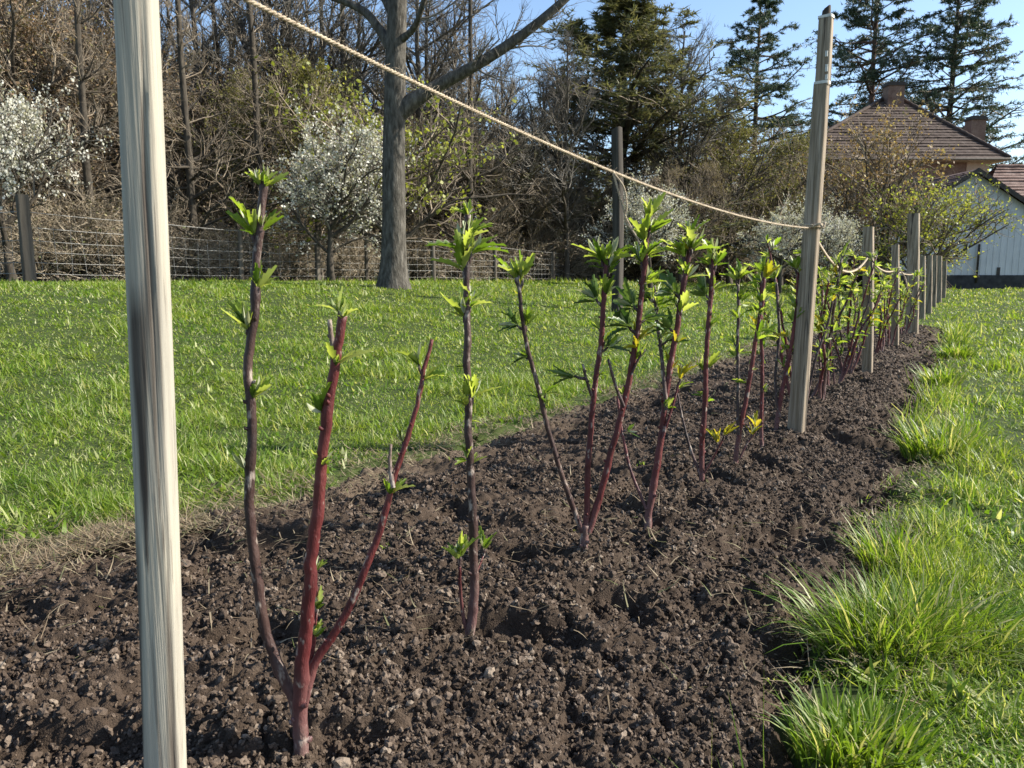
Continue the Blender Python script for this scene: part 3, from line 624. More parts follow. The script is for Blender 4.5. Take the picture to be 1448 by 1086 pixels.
shrub((918, 738), 'leafy young shrub with a thick leaning stem and crossing side stems, fourth in the row', [
    dict(p=[(918, 738), (925, 690), (935, 630), (945, 560), (955, 490), (963, 430), (972, 370), (976, 343)], w=(15, 9), mat='cane_red', lean=.06, ground=True,
         s=[(958, 375, 'w', 7, 38), (988, 370, 'w', 7, 38), (950, 420, 'd', 6, 36), (985, 410, 'w', 6, 34), (945, 470, 'd', 5, 34), (978, 450, 'w', 5, 32), (968, 500, 'y', 3, 26), (976, 345, 't', 5, 28), (962, 530, 'y', 2, 26)]),
    dict(p=[(914, 720), (893, 668), (880, 610), (873, 560)], w=(6, 5), mat='cane_red', lean=.14, s=[(882, 612, 'd', 2, 18)]),
    dict(p=[(942, 580), (938, 520), (930, 455), (925, 405)], w=(8, 6), mat='cane_brown', lean=.10, s=[(912, 430, 'd', 6, 36), (935, 440, 'w', 4, 26), (925, 412, '', 4, 26), (945, 490, 'd', 4, 28)]),
    dict(p=[(937, 620), (946, 590), (955, 560), (960, 540)], w=(6, 4), mat='cane_red', lean=.04, s=[(970, 545, 'y', 4, 28)]),
], 4)
shrub((992, 690), 'young shrub with a thin upright stem and yellow leaved side shoots, fifth along the row', [
    dict(p=[(992, 690), (994, 640), (997, 560), (1001, 480), (1005, 420), (1008, 366)], w=(11, 8), mat='cane_red', lean=.03, ground=True, s=[(996, 385, 'w', 6, 30), (1020, 385, 'w', 6, 30), (1018, 420, 'w', 5, 28), (992, 420, 'd', 4, 28), (1008, 368, 't', 5, 26), (1012, 470, '', 3, 18), (1006, 530, '', 4, 26)]),
    dict(p=[(990, 672), (974, 630), (963, 585), (957, 548)], w=(6, 4), mat='cane_brown', lean=.1, s=[(962, 556, '', 3, 22)]),
    dict(p=[(994, 672), (1008, 648), (1022, 622)], w=(4, 3), mat='cane_red', lean=-.03, s=[(1014, 632, 'y', 3, 22), (1028, 620, 'y', 3, 24)]),
], 5)
shrub((1040, 660), 'young shrub with two slim red stems crossing low down, sixth along the row', [
    dict(p=[(1040, 660), (1045, 610), (1056, 560), (1068, 500), (1077, 440), (1080, 392)], w=(10, 7), mat='cane_red', lean=.03, ground=True, s=[(1072, 395, 't', 5, 26), (1092, 402, 'y', 4, 24), (1070, 430, '', 4, 20), (1084, 455, '', 3, 16), (1066, 530, '', 2, 14)]),
    dict(p=[(1044, 615), (1044, 545), (1044, 470), (1044, 402)], w=(7, 5), mat='cane_brown', lean=.12, s=[(1040, 405, 'wb', 5, 26), (1056, 360, 'w', 6, 26), (1052, 430, '', 3, 20), (1040, 455, '', 3, 18), (1058, 372, 't', 5, 24)]),
    dict(p=[(1046, 648), (1056, 628), (1068, 612)], w=(4, 3), mat='cane_red', lean=0, s=[(1062, 622, 'y', 3, 20), (1070, 608, 'y', 3, 22)]),
], 6)
shrub((1077, 632), 'young shrub with a single slender straight stem, seventh, just before the tall post', [
    dict(p=[(1077, 632), (1078, 560), (1077, 480), (1076, 398)], w=(8, 6), mat='cane_red', lean=.02, ground=True, s=[(1068, 405, 'w', 5, 24), (1086, 405, 'w', 4, 22), (1070, 450, '', 3, 18), (1082, 500, '', 3, 16), (1080, 560, '', 2, 14)]),
], 7)
shrub((1098, 612), 'young shrub leaning half behind the left side of the tall post', [
    dict(p=[(1098, 612), (1108, 555), (1118, 490), (1126, 430), (1128, 385)], w=(9, 6), mat='cane_red', lean=.04, ground=True, s=[(1122, 390, 'w', 5, 24), (1134, 395, 'w', 4, 22), (1118, 440, '', 4, 20), (1128, 460, '', 3, 18)]),
    dict(p=[(1102, 590), (1097, 540), (1102, 470), (1098, 400)], w=(6, 5), mat='cane_brown', lean=.15, s=[(1094, 402, 'b', 4, 24), (1106, 440, '', 3, 18), (1098, 490, '', 3, 18)]),
], 8)
def row_shrub(seed):
    rng = np.random.default_rng(seed); root = empty('young_shrub', (0, 0, 0)); nc = [3, 4, 3, 2][seed % 4]
    for k in range(nc):
        a = rng.uniform(0, 6.28); sp = rng.uniform(.06, .30); h = rng.uniform(.72, 1.0); t = np.linspace(0, 1, 6)
        path = np.stack([math.cos(a) * (.015 + sp * t ** 1.1), math.sin(a) * (.015 + sp * t ** 1.1), -.05 + (h + .05) * t], -1); path[1:-1, :2] += .012 * rng.standard_normal((4, 2))
        o, pc = cane_obj(root, (0, 0, 0), path, rng.uniform(.022, .034), rng.uniform(.014, .02), ['cane_red', 'cane_brown'][k % 2], rng, cut=True)
        for f in [1, .97, .93, .86] + list(rng.uniform(.25, .82, 5)):
            i = int(f * (len(pc) - 1)); b = rng.uniform(0, 6.28)
            m, mats = sprig(pc[i], (math.cos(b), math.sin(b), 0), 6 if f > .8 else 4, rng.uniform(.06, .10), rng, 1.0, .65, 1, rng.random() < .18); m.build('leaf_cluster', mats, o)
    return root
protos = [row_shrub(40 + i) for i in range(4)]; rr = random.Random(5)
spots = [4.72, 5.0, 5.3, 5.6, 5.95, 6.3, 6.6, 7.3, 7.7, 8.15, 8.6, 9.0, 9.7, 10.3, 10.9]
for i, y in enumerate(spots):
    o = protos[i] if i < 4 else copy_tree(protos[i % 4])
    x = float(row_x(y)) + rr.uniform(-.12, .05) - .06; o.location = (x, y, s1(bed_base, x, y)); o.rotation_euler = (0, 0, rr.uniform(0, 6.28)); s_ = rr.uniform(.85, 1.05); o.scale = (s_, s_, s_)
    seg = 0 if y < 6.9 else (1 if y < 9.2 else 2)
    tag(o, ['red stemmed young shrub in the thicket between the tall post and the mid height stake', 'red stemmed young shrub between the mid height stake and the slim short stake', 'red stemmed young shrub between the slim short stake and the thick dark post'][seg],
        'shrub', ['shrubs just past the tall post', 'shrubs past the mid height stake', 'shrubs at the far end of the bed'][seg])

def weed(px, py, L, label, n=5, yellow=False):
    g = G(px, py); rng = np.random.default_rng(int(px)); g[2] = s1(bed_h, g[0], g[1]); mb = MB()
    for i in range(3):
        a = rng.uniform(0, 6.28); m, mats = sprig(g + np.array([.01 * math.cos(a), .01 * math.sin(a), 0]), (math.cos(a), math.sin(a), 0), n, L, rng, 1.1, .5, 0, yellow)
        for V in m.v: mb.v.append(V)
        for q, k in zip(m.q, m.mq): mb.q.append(q + mb.n); mb.mq.append(k)
        for q, k in zip(m.t, m.mt): mb.t.append(q + mb.n); mb.mt.append(k)
        mb.n += m.n
    o = mb.build('seedling_weed', mats, off=g); o.location = g; tag(o, label, 'weed', 'small weeds on the bed')
weed(545, 775, .022, 'tiny green weed on the soil behind the right stem of the nearest shrub')
weed(640, 655, .024, 'small weed by the turf edge behind the single stemmed shrub')
weed(695, 745, .02, 'small yellow green weed to the right of the single stemmed shrub', yellow=True)
weed(812, 745, .016, 'tiny yellow weed beside the stump of the three stemmed shrub', yellow=True)
weed(905, 662, .022, 'small weed on the soil behind the leafy leaning shrub')
weed(130, 855, .03, 'small green weed on the soil left of the nearest stake', 4)

# ------------------------------------------------------------------ trees
M['bark'] = bark_mat('bark', (.045, .038, .03), (.085, .072, .056), (.14, .12, .095), 9, (1, 1, .22), .03)
M['bark_dark'] = bark_mat('bark_dark', (.03, .026, .02), (.062, .052, .04), (.11, .095, .072), 8, (1, 1, .25), .03)
M['bark_red'] = bark_mat('pine_bark', (.05, .032, .024), (.09, .055, .04), (.14, .09, .065), 8, (1, 1, .25), .03)
t = NT('twig_brown'); t.col(t.ramp(t.rnd(), [(0, (.105, .084, .06)), (.5, (.19, .152, .11)), (1, (.30, .25, .185))])); t.rough(.85, .15); M['twig'] = t.m
t = NT('twig_grey'); t.col(t.ramp(t.rnd(), [(0, (.08, .072, .06)), (.5, (.14, .127, .105)), (1, (.22, .20, .17))])); t.rough(.85, .15); M['twig_grey'] = t.m
t = NT('twig_straw'); t.col(t.ramp(t.rnd(), [(0, (.20, .165, .115)), (.5, (.33, .275, .20)), (1, (.46, .39, .29))])); t.rough(.85, .15); M['twig_straw'] = t.m
M['lf_brown'] = leaf_mat('dead_leaf', [(0, (0.136, 0.085, 0.049)), (.5, (0.232, 0.151, 0.085)), (.85, (0.329, 0.252, 0.142)), (1, (0.232, 0.242, 0.080))], .25, 1.2, .7)
M['lf_tan'] = leaf_mat('tan_leaf', [(0, (.14, .115, .062)), (.5, (.23, .19, .105)), (1, (.34, .29, .165))], .42, 1.3, .7)
M['lf_olive'] = leaf_mat('olive_leaf', [(0, (0.091, 0.091, 0.025)), (.5, (0.154, 0.154, 0.039)), (1, (0.252, 0.231, 0.070))], .35, 1.3, .6)
M['lf_lime'] = leaf_mat('lime_leaf', [(0, (.14, .165, .025)), (.5, (.24, .27, .045)), (1, (.34, .34, .08))], .45, 1.5, .5)
M['lf_bud'] = leaf_mat('bronze_bud', [(0, (.18, .115, .06)), (.6, (.30, .205, .10)), (1, (.36, .30, .13))], .35, 1.3, .6)
M['petal'] = leaf_mat('petal', [(0, (0.414, 0.405, 0.331)), (.5, (0.570, 0.561, 0.488)), (1, (0.681, 0.672, 0.616))], .3, 1.05, .6)
M['needle'] = leaf_mat('pine_needle', [(0, (0.034, 0.060, 0.038)), (.6, (0.066, 0.102, 0.062)), (1, (0.120, 0.144, 0.084))], .18, 1.2, .5)
M['needle_olive'] = leaf_mat('yew_needle', [(0, (0.062, 0.070, 0.031)), (.5, (0.115, 0.120, 0.055)), (1, (0.207, 0.191, 0.103))], .38, 1.3, .6)

def interp_path(Pn, idx, f):
    N, n, _ = Pn.shape; k = np.clip((f * (n - 1)).astype(int), 0, n - 2); u = (f * (n - 1) - k)[:, None]
    a, b = Pn[idx, k], Pn[idx, k + 1]; return a * (1 - u) + b * u, norm(b - a), k, u[:, 0]
def grow(Pn, Rn, m, t0, t1, Lfun, ang, up, npts, jit, rng, rscale=.55, rmin=.004, angj=.2):
    N, n, _ = Pn.shape; idx = np.repeat(np.arange(N), m); f = rng.uniform(t0, t1, N * m)
    p, T, k, u = interp_path(Pn, idx, f); rp = Rn[idx, k] * (1 - u) + Rn[idx, k + 1] * u
    Lp = np.linalg.norm(np.diff(Pn, axis=1), axis=2).sum(1)[idx]
    L = Lfun(f) * (Lp if Lfun(np.array([.5])).max() < 1.0001 and not getattr(Lfun, 'absol', False) else 1) * rng.uniform(.65, 1.3, N * m)
    v = rng.standard_normal((N * m, 3)); v -= (v * T).sum(1, keepdims=True) * T; v = norm(v)
    a = (ang + angj * rng.standard_normal(N * m))[:, None]; d = norm(np.cos(a) * T + np.sin(a) * v); pts = [p]
    for i in range(npts - 1):
        p = p + d * (L / (npts - 1))[:, None]; pts.append(p); d = norm(d + np.array([0, 0, up]) + jit * rng.standard_normal((N * m, 3)))
    r0 = np.clip(np.minimum(rp * .8, rscale * .04 * L), rmin, None)
    return np.stack(pts, 1), r0[:, None] * np.linspace(1, .35, npts)[None]
def ab(f): f.absol = True; return f
def trunk_path(h, r0, r1, rng, n=14, lean=(0, 0), wob=.12):
    t = np.linspace(0, 1, n); w = np.cumsum(rng.standard_normal((n, 2)) * wob * h / 14 / 4, axis=0); w -= w[0]
    Pn = np.stack([lean[0] * t * h + w[:, 0], lean[1] * t * h + w[:, 1], t * h - .15], -1)[None]
    return Pn, ((r1 + (r0 - r1) * (1 - t) ** .9) * (1 + .55 * np.exp(-t * h / .35)))[None]
def flakes(mb, Pn, n, size, rng, m=1, asp=.6, off=.06, f0=.15):
    N = Pn.shape[0]; idx = rng.integers(0, N, n); p, T, _, _ = interp_path(Pn, idx, rng.uniform(f0, 1, n))
    p = p + off * rng.standard_normal((n, 3)); a = norm(rng.standard_normal((n, 3)) + T * .6); b = norm(np.cross(a, rng.standard_normal((n, 3))))
    s = size * rng.uniform(.5, 1.3, n)[:, None]; V = np.stack([p - a * s * .5, p + b * s * asp * .5, p + a * s * .5, p - b * s * asp * .5], 1)
    mb.add(V.reshape(-1, 3), (np.arange(n) * 4)[:, None] + np.arange(4), None, m)
def needles(mb, Pn, n, L, w, rng, m=1, f0=.25, ang=.7):
    N = Pn.shape[0]; idx = rng.integers(0, N, n); p, T, _, _ = interp_path(Pn, idx, rng.uniform(f0, 1, n))
    v = norm(rng.standard_normal((n, 3))); d = norm(T * ang + v); s = norm(np.cross(d, rng.standard_normal((n, 3))))
    l = (L * rng.uniform(.6, 1.3, n))[:, None]; V = np.stack([p - s * w, p + s * w, p + d * l], 1)
    mb.add(V.reshape(-1, 3), None, np.arange(n * 3).reshape(-1, 3), m)
def proto_tree(name, seed, kind):
    """tapered trunk with limbs (trunk) and branches, twigs and leaves (crown), base at the origin"""
    rng = np.random.default_rng(seed); root = empty(name); tm, cm = MB(), MB(); bark, tw, lf = 'bark', 'twig', None
    if kind == 'tall':                                        # tall bare forest tree, short side branches all the way up
        h = 16; P0, R0 = trunk_path(h, .17, .05, rng); P1, R1 = grow(P0, R0, 56, .10, .99, ab(lambda f: 2.6 - 1.6 * f + .6 * np.sin(f * 9)), 1.15, .10, 6, .16, rng)
        P2, R2 = grow(P1, R1, 8, .15, 1, lambda f: .42 - .15 * f, .8, .05, 4, .2, rng, rmin=.006); P3, R3 = grow(P2, R2, 5, .2, 1, lambda f: .5 + 0 * f, .75, .03, 3, .2, rng, rmin=.0055); bark, tw = 'bark_dark', 'twig'
    elif kind == 'brown':                                     # dense hornbeam-like tree keeping dead leaves
        h = 8; P0, R0 = trunk_path(h, .14, .03, rng, wob=.3); P1, R1 = grow(P0, R0, 44, .08, .98, ab(lambda f: 2.7 * np.sin(np.pi * (f * .78 + .2)) + .4), .95, .11, 6, .14, rng)
        P2, R2 = grow(P1, R1, 9, .12, 1, lambda f: .42 + 0 * f, .75, .08, 5, .18, rng, rmin=.006); P3, R3 = grow(P2, R2, 7, .15, 1, lambda f: .48 + 0 * f, .7, .06, 3, .2, rng, rmin=.005); lf = ('lf_brown', 6000, .085)
    elif kind == 'tan':
        h = 9; P0, R0 = trunk_path(h, .15, .03, rng, wob=.3); P1, R1 = grow(P0, R0, 46, .08, .98, ab(lambda f: 2.7 * np.sin(np.pi * (f * .8 + .18)) + .4), .85, .14, 6, .14, rng)
        P2, R2 = grow(P1, R1, 9, .12, 1, lambda f: .42 + 0 * f, .7, .10, 5, .18, rng, rmin=.006); P3, R3 = grow(P2, R2, 7, .15, 1, lambda f: .5 + 0 * f, .65, .08, 3, .2, rng, rmin=.005); lf = ('lf_tan', 4500, .075)
    elif kind == 'olive':
        h = 7; P0, R0 = trunk_path(h, .11, .03, rng, wob=.3); P1, R1 = grow(P0, R0, 36, .10, .98, ab(lambda f: 2.3 * np.sin(np.pi * (f * .8 + .18)) + .4), .85, .10, 6, .16, rng)
        P2, R2 = grow(P1, R1, 8, .12, 1, lambda f: .45 + 0 * f, .75, .06, 5, .18, rng, rmin=.006); P3, R3 = grow(P2, R2, 6, .15, 1, lambda f: .5 + 0 * f, .7, .04, 3, .2, rng, rmin=.005); lf = ('lf_olive', 10000, .085)
    elif kind == 'bare':                                      # airy grey tree, open crown
        h = 11; P0, R0 = trunk_path(h, .14, .03, rng, wob=.25); P1, R1 = grow(P0, R0, 30, .2, .98, ab(lambda f: 3.2 * np.sin(np.pi * (f * .72 + .26)) + .4), .7, .07, 7, .13, rng)
        P2, R2 = grow(P1, R1, 9, .15, 1, lambda f: .38 + 0 * f, .65, .07, 5, .17, rng, rmin=.006); P3, R3 = grow(P2, R2, 11, .1, 1, lambda f: .5 + 0 * f, .6, .05, 3, .2, rng, rmin=.0055); tw = 'twig_grey'
    elif kind == 'blossom':
        h = 3.2; P0, R0 = trunk_path(h, .09, .02, rng, wob=.4); P1, R1 = grow(P0, R0, 26, .22, .98, ab(lambda f: 1.5 * np.sin(np.pi * (f * .75 + .2)) + .35), 1.0, .10, 6, .16, rng)
        P2, R2 = grow(P1, R1, 9, .12, 1, lambda f: .45 + 0 * f, .75, .08, 5, .2, rng, rmin=.005); P3, R3 = grow(P2, R2, 4, .15, 1, lambda f: .5 + 0 * f, .7, .06, 3, .2, rng, rmin=.004); lf = ('petal', 9500, .062); bark, tw = 'bark_dark', 'twig_grey'
    elif kind == 'shrub':                                     # leafing multi-stemmed shrub in front of the house
        h = 4.6; P0, R0 = trunk_path(h, .10, .02, rng, wob=.5); P1, R1 = grow(P0, R0, 26, .12, .98, ab(lambda f: 2.4 * np.sin(np.pi * (f * .75 + .2)) + .4), .8, .08, 6, .16, rng)
        P2, R2 = grow(P1, R1, 8, .12, 1, lambda f: .45 + 0 * f, .75, .06, 5, .2, rng, rmin=.006); P3, R3 = grow(P2, R2, 5, .15, 1, lambda f: .5 + 0 * f, .7, .05, 3, .2, rng, rmin=.005); lf = ('lf_bud', 3000, .10)
    elif kind == 'lime':
        h = 3.4; P0, R0 = trunk_path(h, .08, .02, rng, wob=.5); P1, R1 = grow(P0, R0, 22, .2, .98, ab(lambda f: 2.0 * np.sin(np.pi * (f * .75 + .2)) + .4), 1.0, .03, 6, .16, rng)
        P2, R2 = grow(P1, R1, 7, .12, 1, lambda f: .45 + 0 * f, .75, .03, 5, .2, rng, rmin=.006); P3, R3 = grow(P2, R2, 5, .15, 1, lambda f: .5 + 0 * f, .7, .02, 3, .2, rng, rmin=.005); lf = ('lf_lime', 2600, .10)
    elif kind == 'thicket':                                   # low tangled brush
        h = 1.5; P0, R0 = trunk_path(h, .03, .01, rng, wob=.8); P1, R1 = grow(P0, R0, 40, .0, .7, ab(lambda f: 1.5 + 0 * f), .9, .02, 6, .22, rng)
        P2, R2 = grow(P1, R1, 7, .1, 1, lambda f: .5 + 0 * f, .8, -.02, 5, .25, rng, rmin=.006); P3, R3 = grow(P2, R2, 4, .1, 1, lambda f: .6 + 0 * f, .8, -.02, 4, .25, rng, rmin=.005); lf = ('straw', 1500, .07); tw = 'twig_straw'
    elif kind == 'yew':                                       # broad conical dense conifer
        h = 10; P0, R0 = trunk_path(h, .2, .03, rng); P1, R1 = grow(P0, R0, 120, .06, .99, ab(lambda f: 3.0 * (1 - f) ** .85 + .25), 1.05, .06, 6, .10, rng)
        P2, R2 = grow(P1, R1, 10, .10, 1, lambda f: .34 + 0 * f, .7, .05, 4, .15, rng, rmin=.006); P3, R3 = grow(P2, R2, 5, .15, 1, lambda f: .5 + 0 * f, .6, .04, 3, .2, rng, rmin=.005); tw, bark = 'twig', 'bark_dark'
    elif kind == 'pine':                                      # tall pine, flat layered boughs with gaps
        h = 17; P0, R0 = trunk_path(h, .24, .05, rng, wob=.06); P1s, R1s = [], []
        for zf in np.arange(.28, .995, .031):
            Pq, Rq = grow(P0, R0, rng.integers(5, 8), zf - .006, zf + .006, ab(lambda f: (3.7 * np.clip((1 - f) * 1.5, 0, 1) ** .6 + .3) * (.72 + .28 * np.sin(zf * 60 + seed) ** 2)), 1.45, .045, 7, .09, rng); P1s.append(Pq); R1s.append(Rq)
        P1, R1 = np.concatenate(P1s), np.concatenate(R1s)
        P2, R2 = grow(P1, R1, 12, .30, 1, lambda f: .30 + 0 * f, .75, .05, 4, .14, rng, rmin=.008); P2[..., 2] = P2[:, :1, 2] + .3 * (P2[..., 2] - P2[:, :1, 2])
        P3, R3 = grow(P2, R2, 3, .25, 1, lambda f: .5 + 0 * f, .6, .06, 3, .2, rng, rmin=.006); P3[..., 2] = P3[:, :1, 2] + .45 * (P3[..., 2] - P3[:, :1, 2]); bark = 'bark_red' if seed % 2 else 'bark_dark'; tw = 'twig'
    tubes(tm, P0, R0, 10, 0, False, .03, rng); big = R1[:, 0] > np.quantile(R1[:, 0], .5)
    tubes(tm, P1[big], R1[big], 5, 0, False); tubes(cm, P1[~big], R1[~big], 4, 0, False); tubes(cm, P2, R2, 3, 0, False); tubes(cm, P3, R3, 3, 0, False); mats = [M[tw]]
    if lf: flakes(cm, P3, lf[1], lf[2], rng, 1, .7 if kind != 'blossom' else .85, .05 if kind != 'blossom' else .05); mats.append(M[lf[0]])
    if kind == 'yew': needles(cm, P3, 62000, .15, .015, rng, 1, .1); mats.append(M['needle_olive'])
    if kind == 'pine': needles(cm, P3, 46000, .20, .024, rng, 1, .1, .6); mats.append(M['needle'])
    tm.build('trunk', M[bark], root); cm.build('crown', mats, root)
    root['h'] = float(h); return root
class Kit: pass
PROTO = {}
def put(kind, px, Y, top_py, label, cat='tree', name=None, seed=0, width=1.0, group=None, rz=None):
    """stand one tree at distance Y under pixel column px, its top at row top_py"""
    nm = name or {'pine': 'pine_tree', 'yew': 'conifer_tree', 'blossom': 'blossom_tree', 'shrub': 'leafing_shrub', 'lime': 'leafing_shrub', 'thicket': 'brush_thicket'}.get(kind, 'bare_tree')
    key = (kind, seed); x = (px - IMW / 2) / F * Y; b = np.array([x, Y]); gz = s1(lawn_h, x, Y)
    # the column widens with height, so place the base and let the height follow
    ztop = P(px, top_py, Y)[2]
    if key not in PROTO: o = PROTO[key] = proto_tree(nm, 100 + seed + sum(map(ord, kind)), kind)
    else: o = copy_tree(PROTO[key])
    s = (ztop - gz) / PROTO[key]['h']; o.name = nm
    o.location = (x, Y, gz); o.scale = (s * width, s * width, s); o.rotation_euler = (0, 0, rz if rz is not None else (px * 1.7) % 6.28)
    return tag(o, label, cat, group)
# trees one can tell apart
put('tall', 140, 19.6, -260, 'slender dark bare trunk between the left blossom tree and the nearest stake', seed=0)
put('tall', 284, 21, -240, 'slender dark bare tree just right of the nearest stake', seed=1)
put('tall', 378, 22.6, -200, 'slender dark bare tree above the tip of the nearest shrub', seed=0)
put('tall', 60, 26, -200, 'slender dark bare trunk rising above the left blossom tree', seed=1)
put('tall', 330, 29, -150, 'slender bare trunk midway between two darker slim trunks left of the grey tree', seed=0)
put('tall', 432, 28, -170, 'slender bare trunk over the olive tree left of the grey tree', seed=1)
put('tall', 610, 30, -60, 'slim bare trunk just right of the grey tree under its limb', seed=0)
put('tall', 215, 31, -120, 'slim bare tree hidden mostly behind the nearest stake', seed=1)
put('tall', 495, 31, -160, 'slim bare tree close on the left of the big grey trunk', seed=0)
put('tall', 663, 27.6, -180, 'dark forked bare tree crossed by the big limb of the grey tree', seed=1, width=.9)
put('blossom', 20, 17.5, 150, 'white blossoming tree at the left edge above the stout fence post', seed=0, width=.8)
put('blossom', 470, 21, 205, 'round white blossoming tree behind the wire fence left of the big grey trunk', seed=1)
put('blossom', 918, 25, 285, 'pale small blossoming bush behind the loose twine ends', seed=0)
put('blossom', 1098, 26.5, 308, 'white blossom bush to the left of the tall post at its twine knot', seed=1)
put('blossom', 1176, 27.5, 318, 'white blossom bush seen between the tall post and the mid height stake', seed=0)
put('yew', 868, 38, -2, 'broad conical dark olive conifer standing right of the open sky', seed=0, width=2.25)
put('pine', 1054, 44, -8, 'tall layered pine standing free against blue sky left of the tall post', seed=0)
put('pine', 1212, 66, -70, 'tall pine rising behind the brown roof beside the central chimney', seed=1, width=1.0)
put('pine', 1322, 64, -60, 'tall pine rising behind the brown roof between its two chimneys', seed=2, width=1.0)
put('shrub', 1235, 31, 205, 'tall bronze budding shrub in front of the brown roofed house', seed=0, cat='shrub')
put('shrub', 1195, 33, 245, 'second bronze budding shrub overlapping the house and barn corner', seed=1, cat='shrub')
put('lime', 1285, 28, 285, 'yellow green leafing shrub behind the thick dark post', seed=0, cat='shrub')
put('lime', 1322, 29, 284, 'lime leafing shrub with open branches before the white barn wall', seed=1, cat='shrub')
put('olive', 360, 25, 130, 'olive green leafing tree between slim trunks right of the nearest stake', seed=1, name='leafing_tree')
put('olive', 455, 24.5, 100, 'olive green leafing tree behind the round white blossoming tree', seed=0, name='leafing_tree')
put('lime', 560, 23, 165, 'yellow green leafing tree half hidden by the big grey trunk', seed=0, name='leafing_tree')
put('olive', 1030, 36, 185, 'olive leafing tree under the free standing pine', seed=1, name='leafing_tree', width=1.1)
put('olive', 1100, 38, 205, 'olive leafing tree between the free standing pine and the tall post', seed=0, name='leafing_tree')
put('bare', 800, 33, 60, 'grey twiggy bare tree on the left flank of the broad conifer', seed=0)
put('bare', 955, 36, 40, 'grey twiggy bare tree on the right flank of the broad conifer', seed=1)
G2 = 'bare and brown trees of the wood behind the fence'
LB = {'brown': 'brown leaved thick tree in the wood behind the wire fence', 'tan': 'tan twiggy thick tree in the wood behind the wire fence', 'bare': 'grey open crowned bare tree at the back of the wood', 'thicket': 'tangled low brush growing along the wire fence'}
rr = random.Random(9)
for kind, lst in {'brown': [(25, 21, -70), (95, 22, 20), (180, 24, 60), (255, 24.5, 140), (330, 27, 110), (640, 30, 250), (700, 33, 240), (760, 34, 270)],
                  'tan': [(-30, 24, -120), (60, 27, -80), (345, 26, 150), (610, 31, 205), (655, 32, 225), (150, 29, 40), (235, 30, 90), (320, 32, 70), (405, 29, 90), (600, 29, 170), (690, 31, 200), (735, 36, 200), (700, 31, 240), (745, 33, 225), (800, 34, 240), (850, 35, 250), (910, 35, 240), (960, 33, 235), (1000, 34, 240), (985, 40, 190), (1075, 46, 180), (540, 30, 120)],
                  'bare': [(205, 27, -120), (300, 28, -90), (400, 29, -110), (470, 30, -120), (590, 29, -40), (645, 31, 0), (715, 33, 90), (770, 34, 110), (110, 36, -60), (250, 38, 10), (350, 40, 0), (430, 38, 30), (520, 38, 20), (620, 38, 60), (740, 42, 150), (560, 46, 40), (1010, 52, 150), (1120, 56, 170)],
                  'thicket': [(75, 19, 318), (120, 19.5, 312), (165, 20, 316), (215, 20.5, 330), (265, 21, 335), (330, 22, 335), (415, 25, 345), (500, 26, 345), (590, 28, 345), (650, 30, 340), (710, 32, 345), (770, 34, 345), (830, 36, 340), (900, 37, 330), (960, 40, 330), (1010, 41, 325), (1060, 42, 335), (20, 18.5, 325), (1140, 44, 330), (1210, 42, 330)]}.items():
    for i, (px, Y, tp) in enumerate(lst):
        put(kind, px, Y, tp, LB[kind], seed=i % 2, group=G2 + (' - ' + kind if 0 else '') if kind != 'thicket' else 'brush along the wire fence', cat='tree' if kind != 'thicket' else 'brush', rz=rr.uniform(0, 6.28), width=rr.uniform(.95, 1.25))

# far-off wood closing the view between the trunks
def far_wood():
    rng = np.random.default_rng(77); mb = MB(); n = 900
    px = rng.uniform(-250, 1190, n); Y = rng.uniform(44, 62, n); x = (px - IMW / 2) / F * Y; hgt = np.interp(px, [-250, 100, 300, 600, 700, 800, 950, 1100, 1190], [13, 11, 8.5, 8, 6.5, 7, 7.5, 6.5, 5.5]) * rng.uniform(.55, 1.1, n)
    t = np.linspace(0, 1, 7); Pn = np.stack([x[:, None] + .25 * np.cumsum(rng.standard_normal((n, 7)), 1) * .5, Y[:, None] + .1 * rng.standard_normal((n, 7)), t[None] * hgt[:, None]], -1)
    Rn = (.07 * (1 - .8 * t))[None] * rng.uniform(.5, 1.2, (n, 1)); tubes(mb, Pn, Rn, 4, 0, False)
    P1, R1 = grow(Pn, Rn, 18, .05, 1, ab(lambda f: 1.7 - .6 * f), .8, .1, 5, .2, rng, rmin=.012); tubes(mb, P1, R1, 3, 0, False)
    P2, R2 = grow(P1, R1, 5, .1, 1, lambda f: .5 + 0 * f, .8, .06, 3, .2, rng, rmin=.01); tubes(mb, P2, R2, 3, 0, False)
    flakes(mb, P1, 60000, .17, rng, 1, .7, .15)
    tag(mb.build('far_wood', [M['twig'], M['lf_tan']]), 'brown leafless wood far behind the fence reading as one mass', 'wood', kind='stuff')
far_wood()

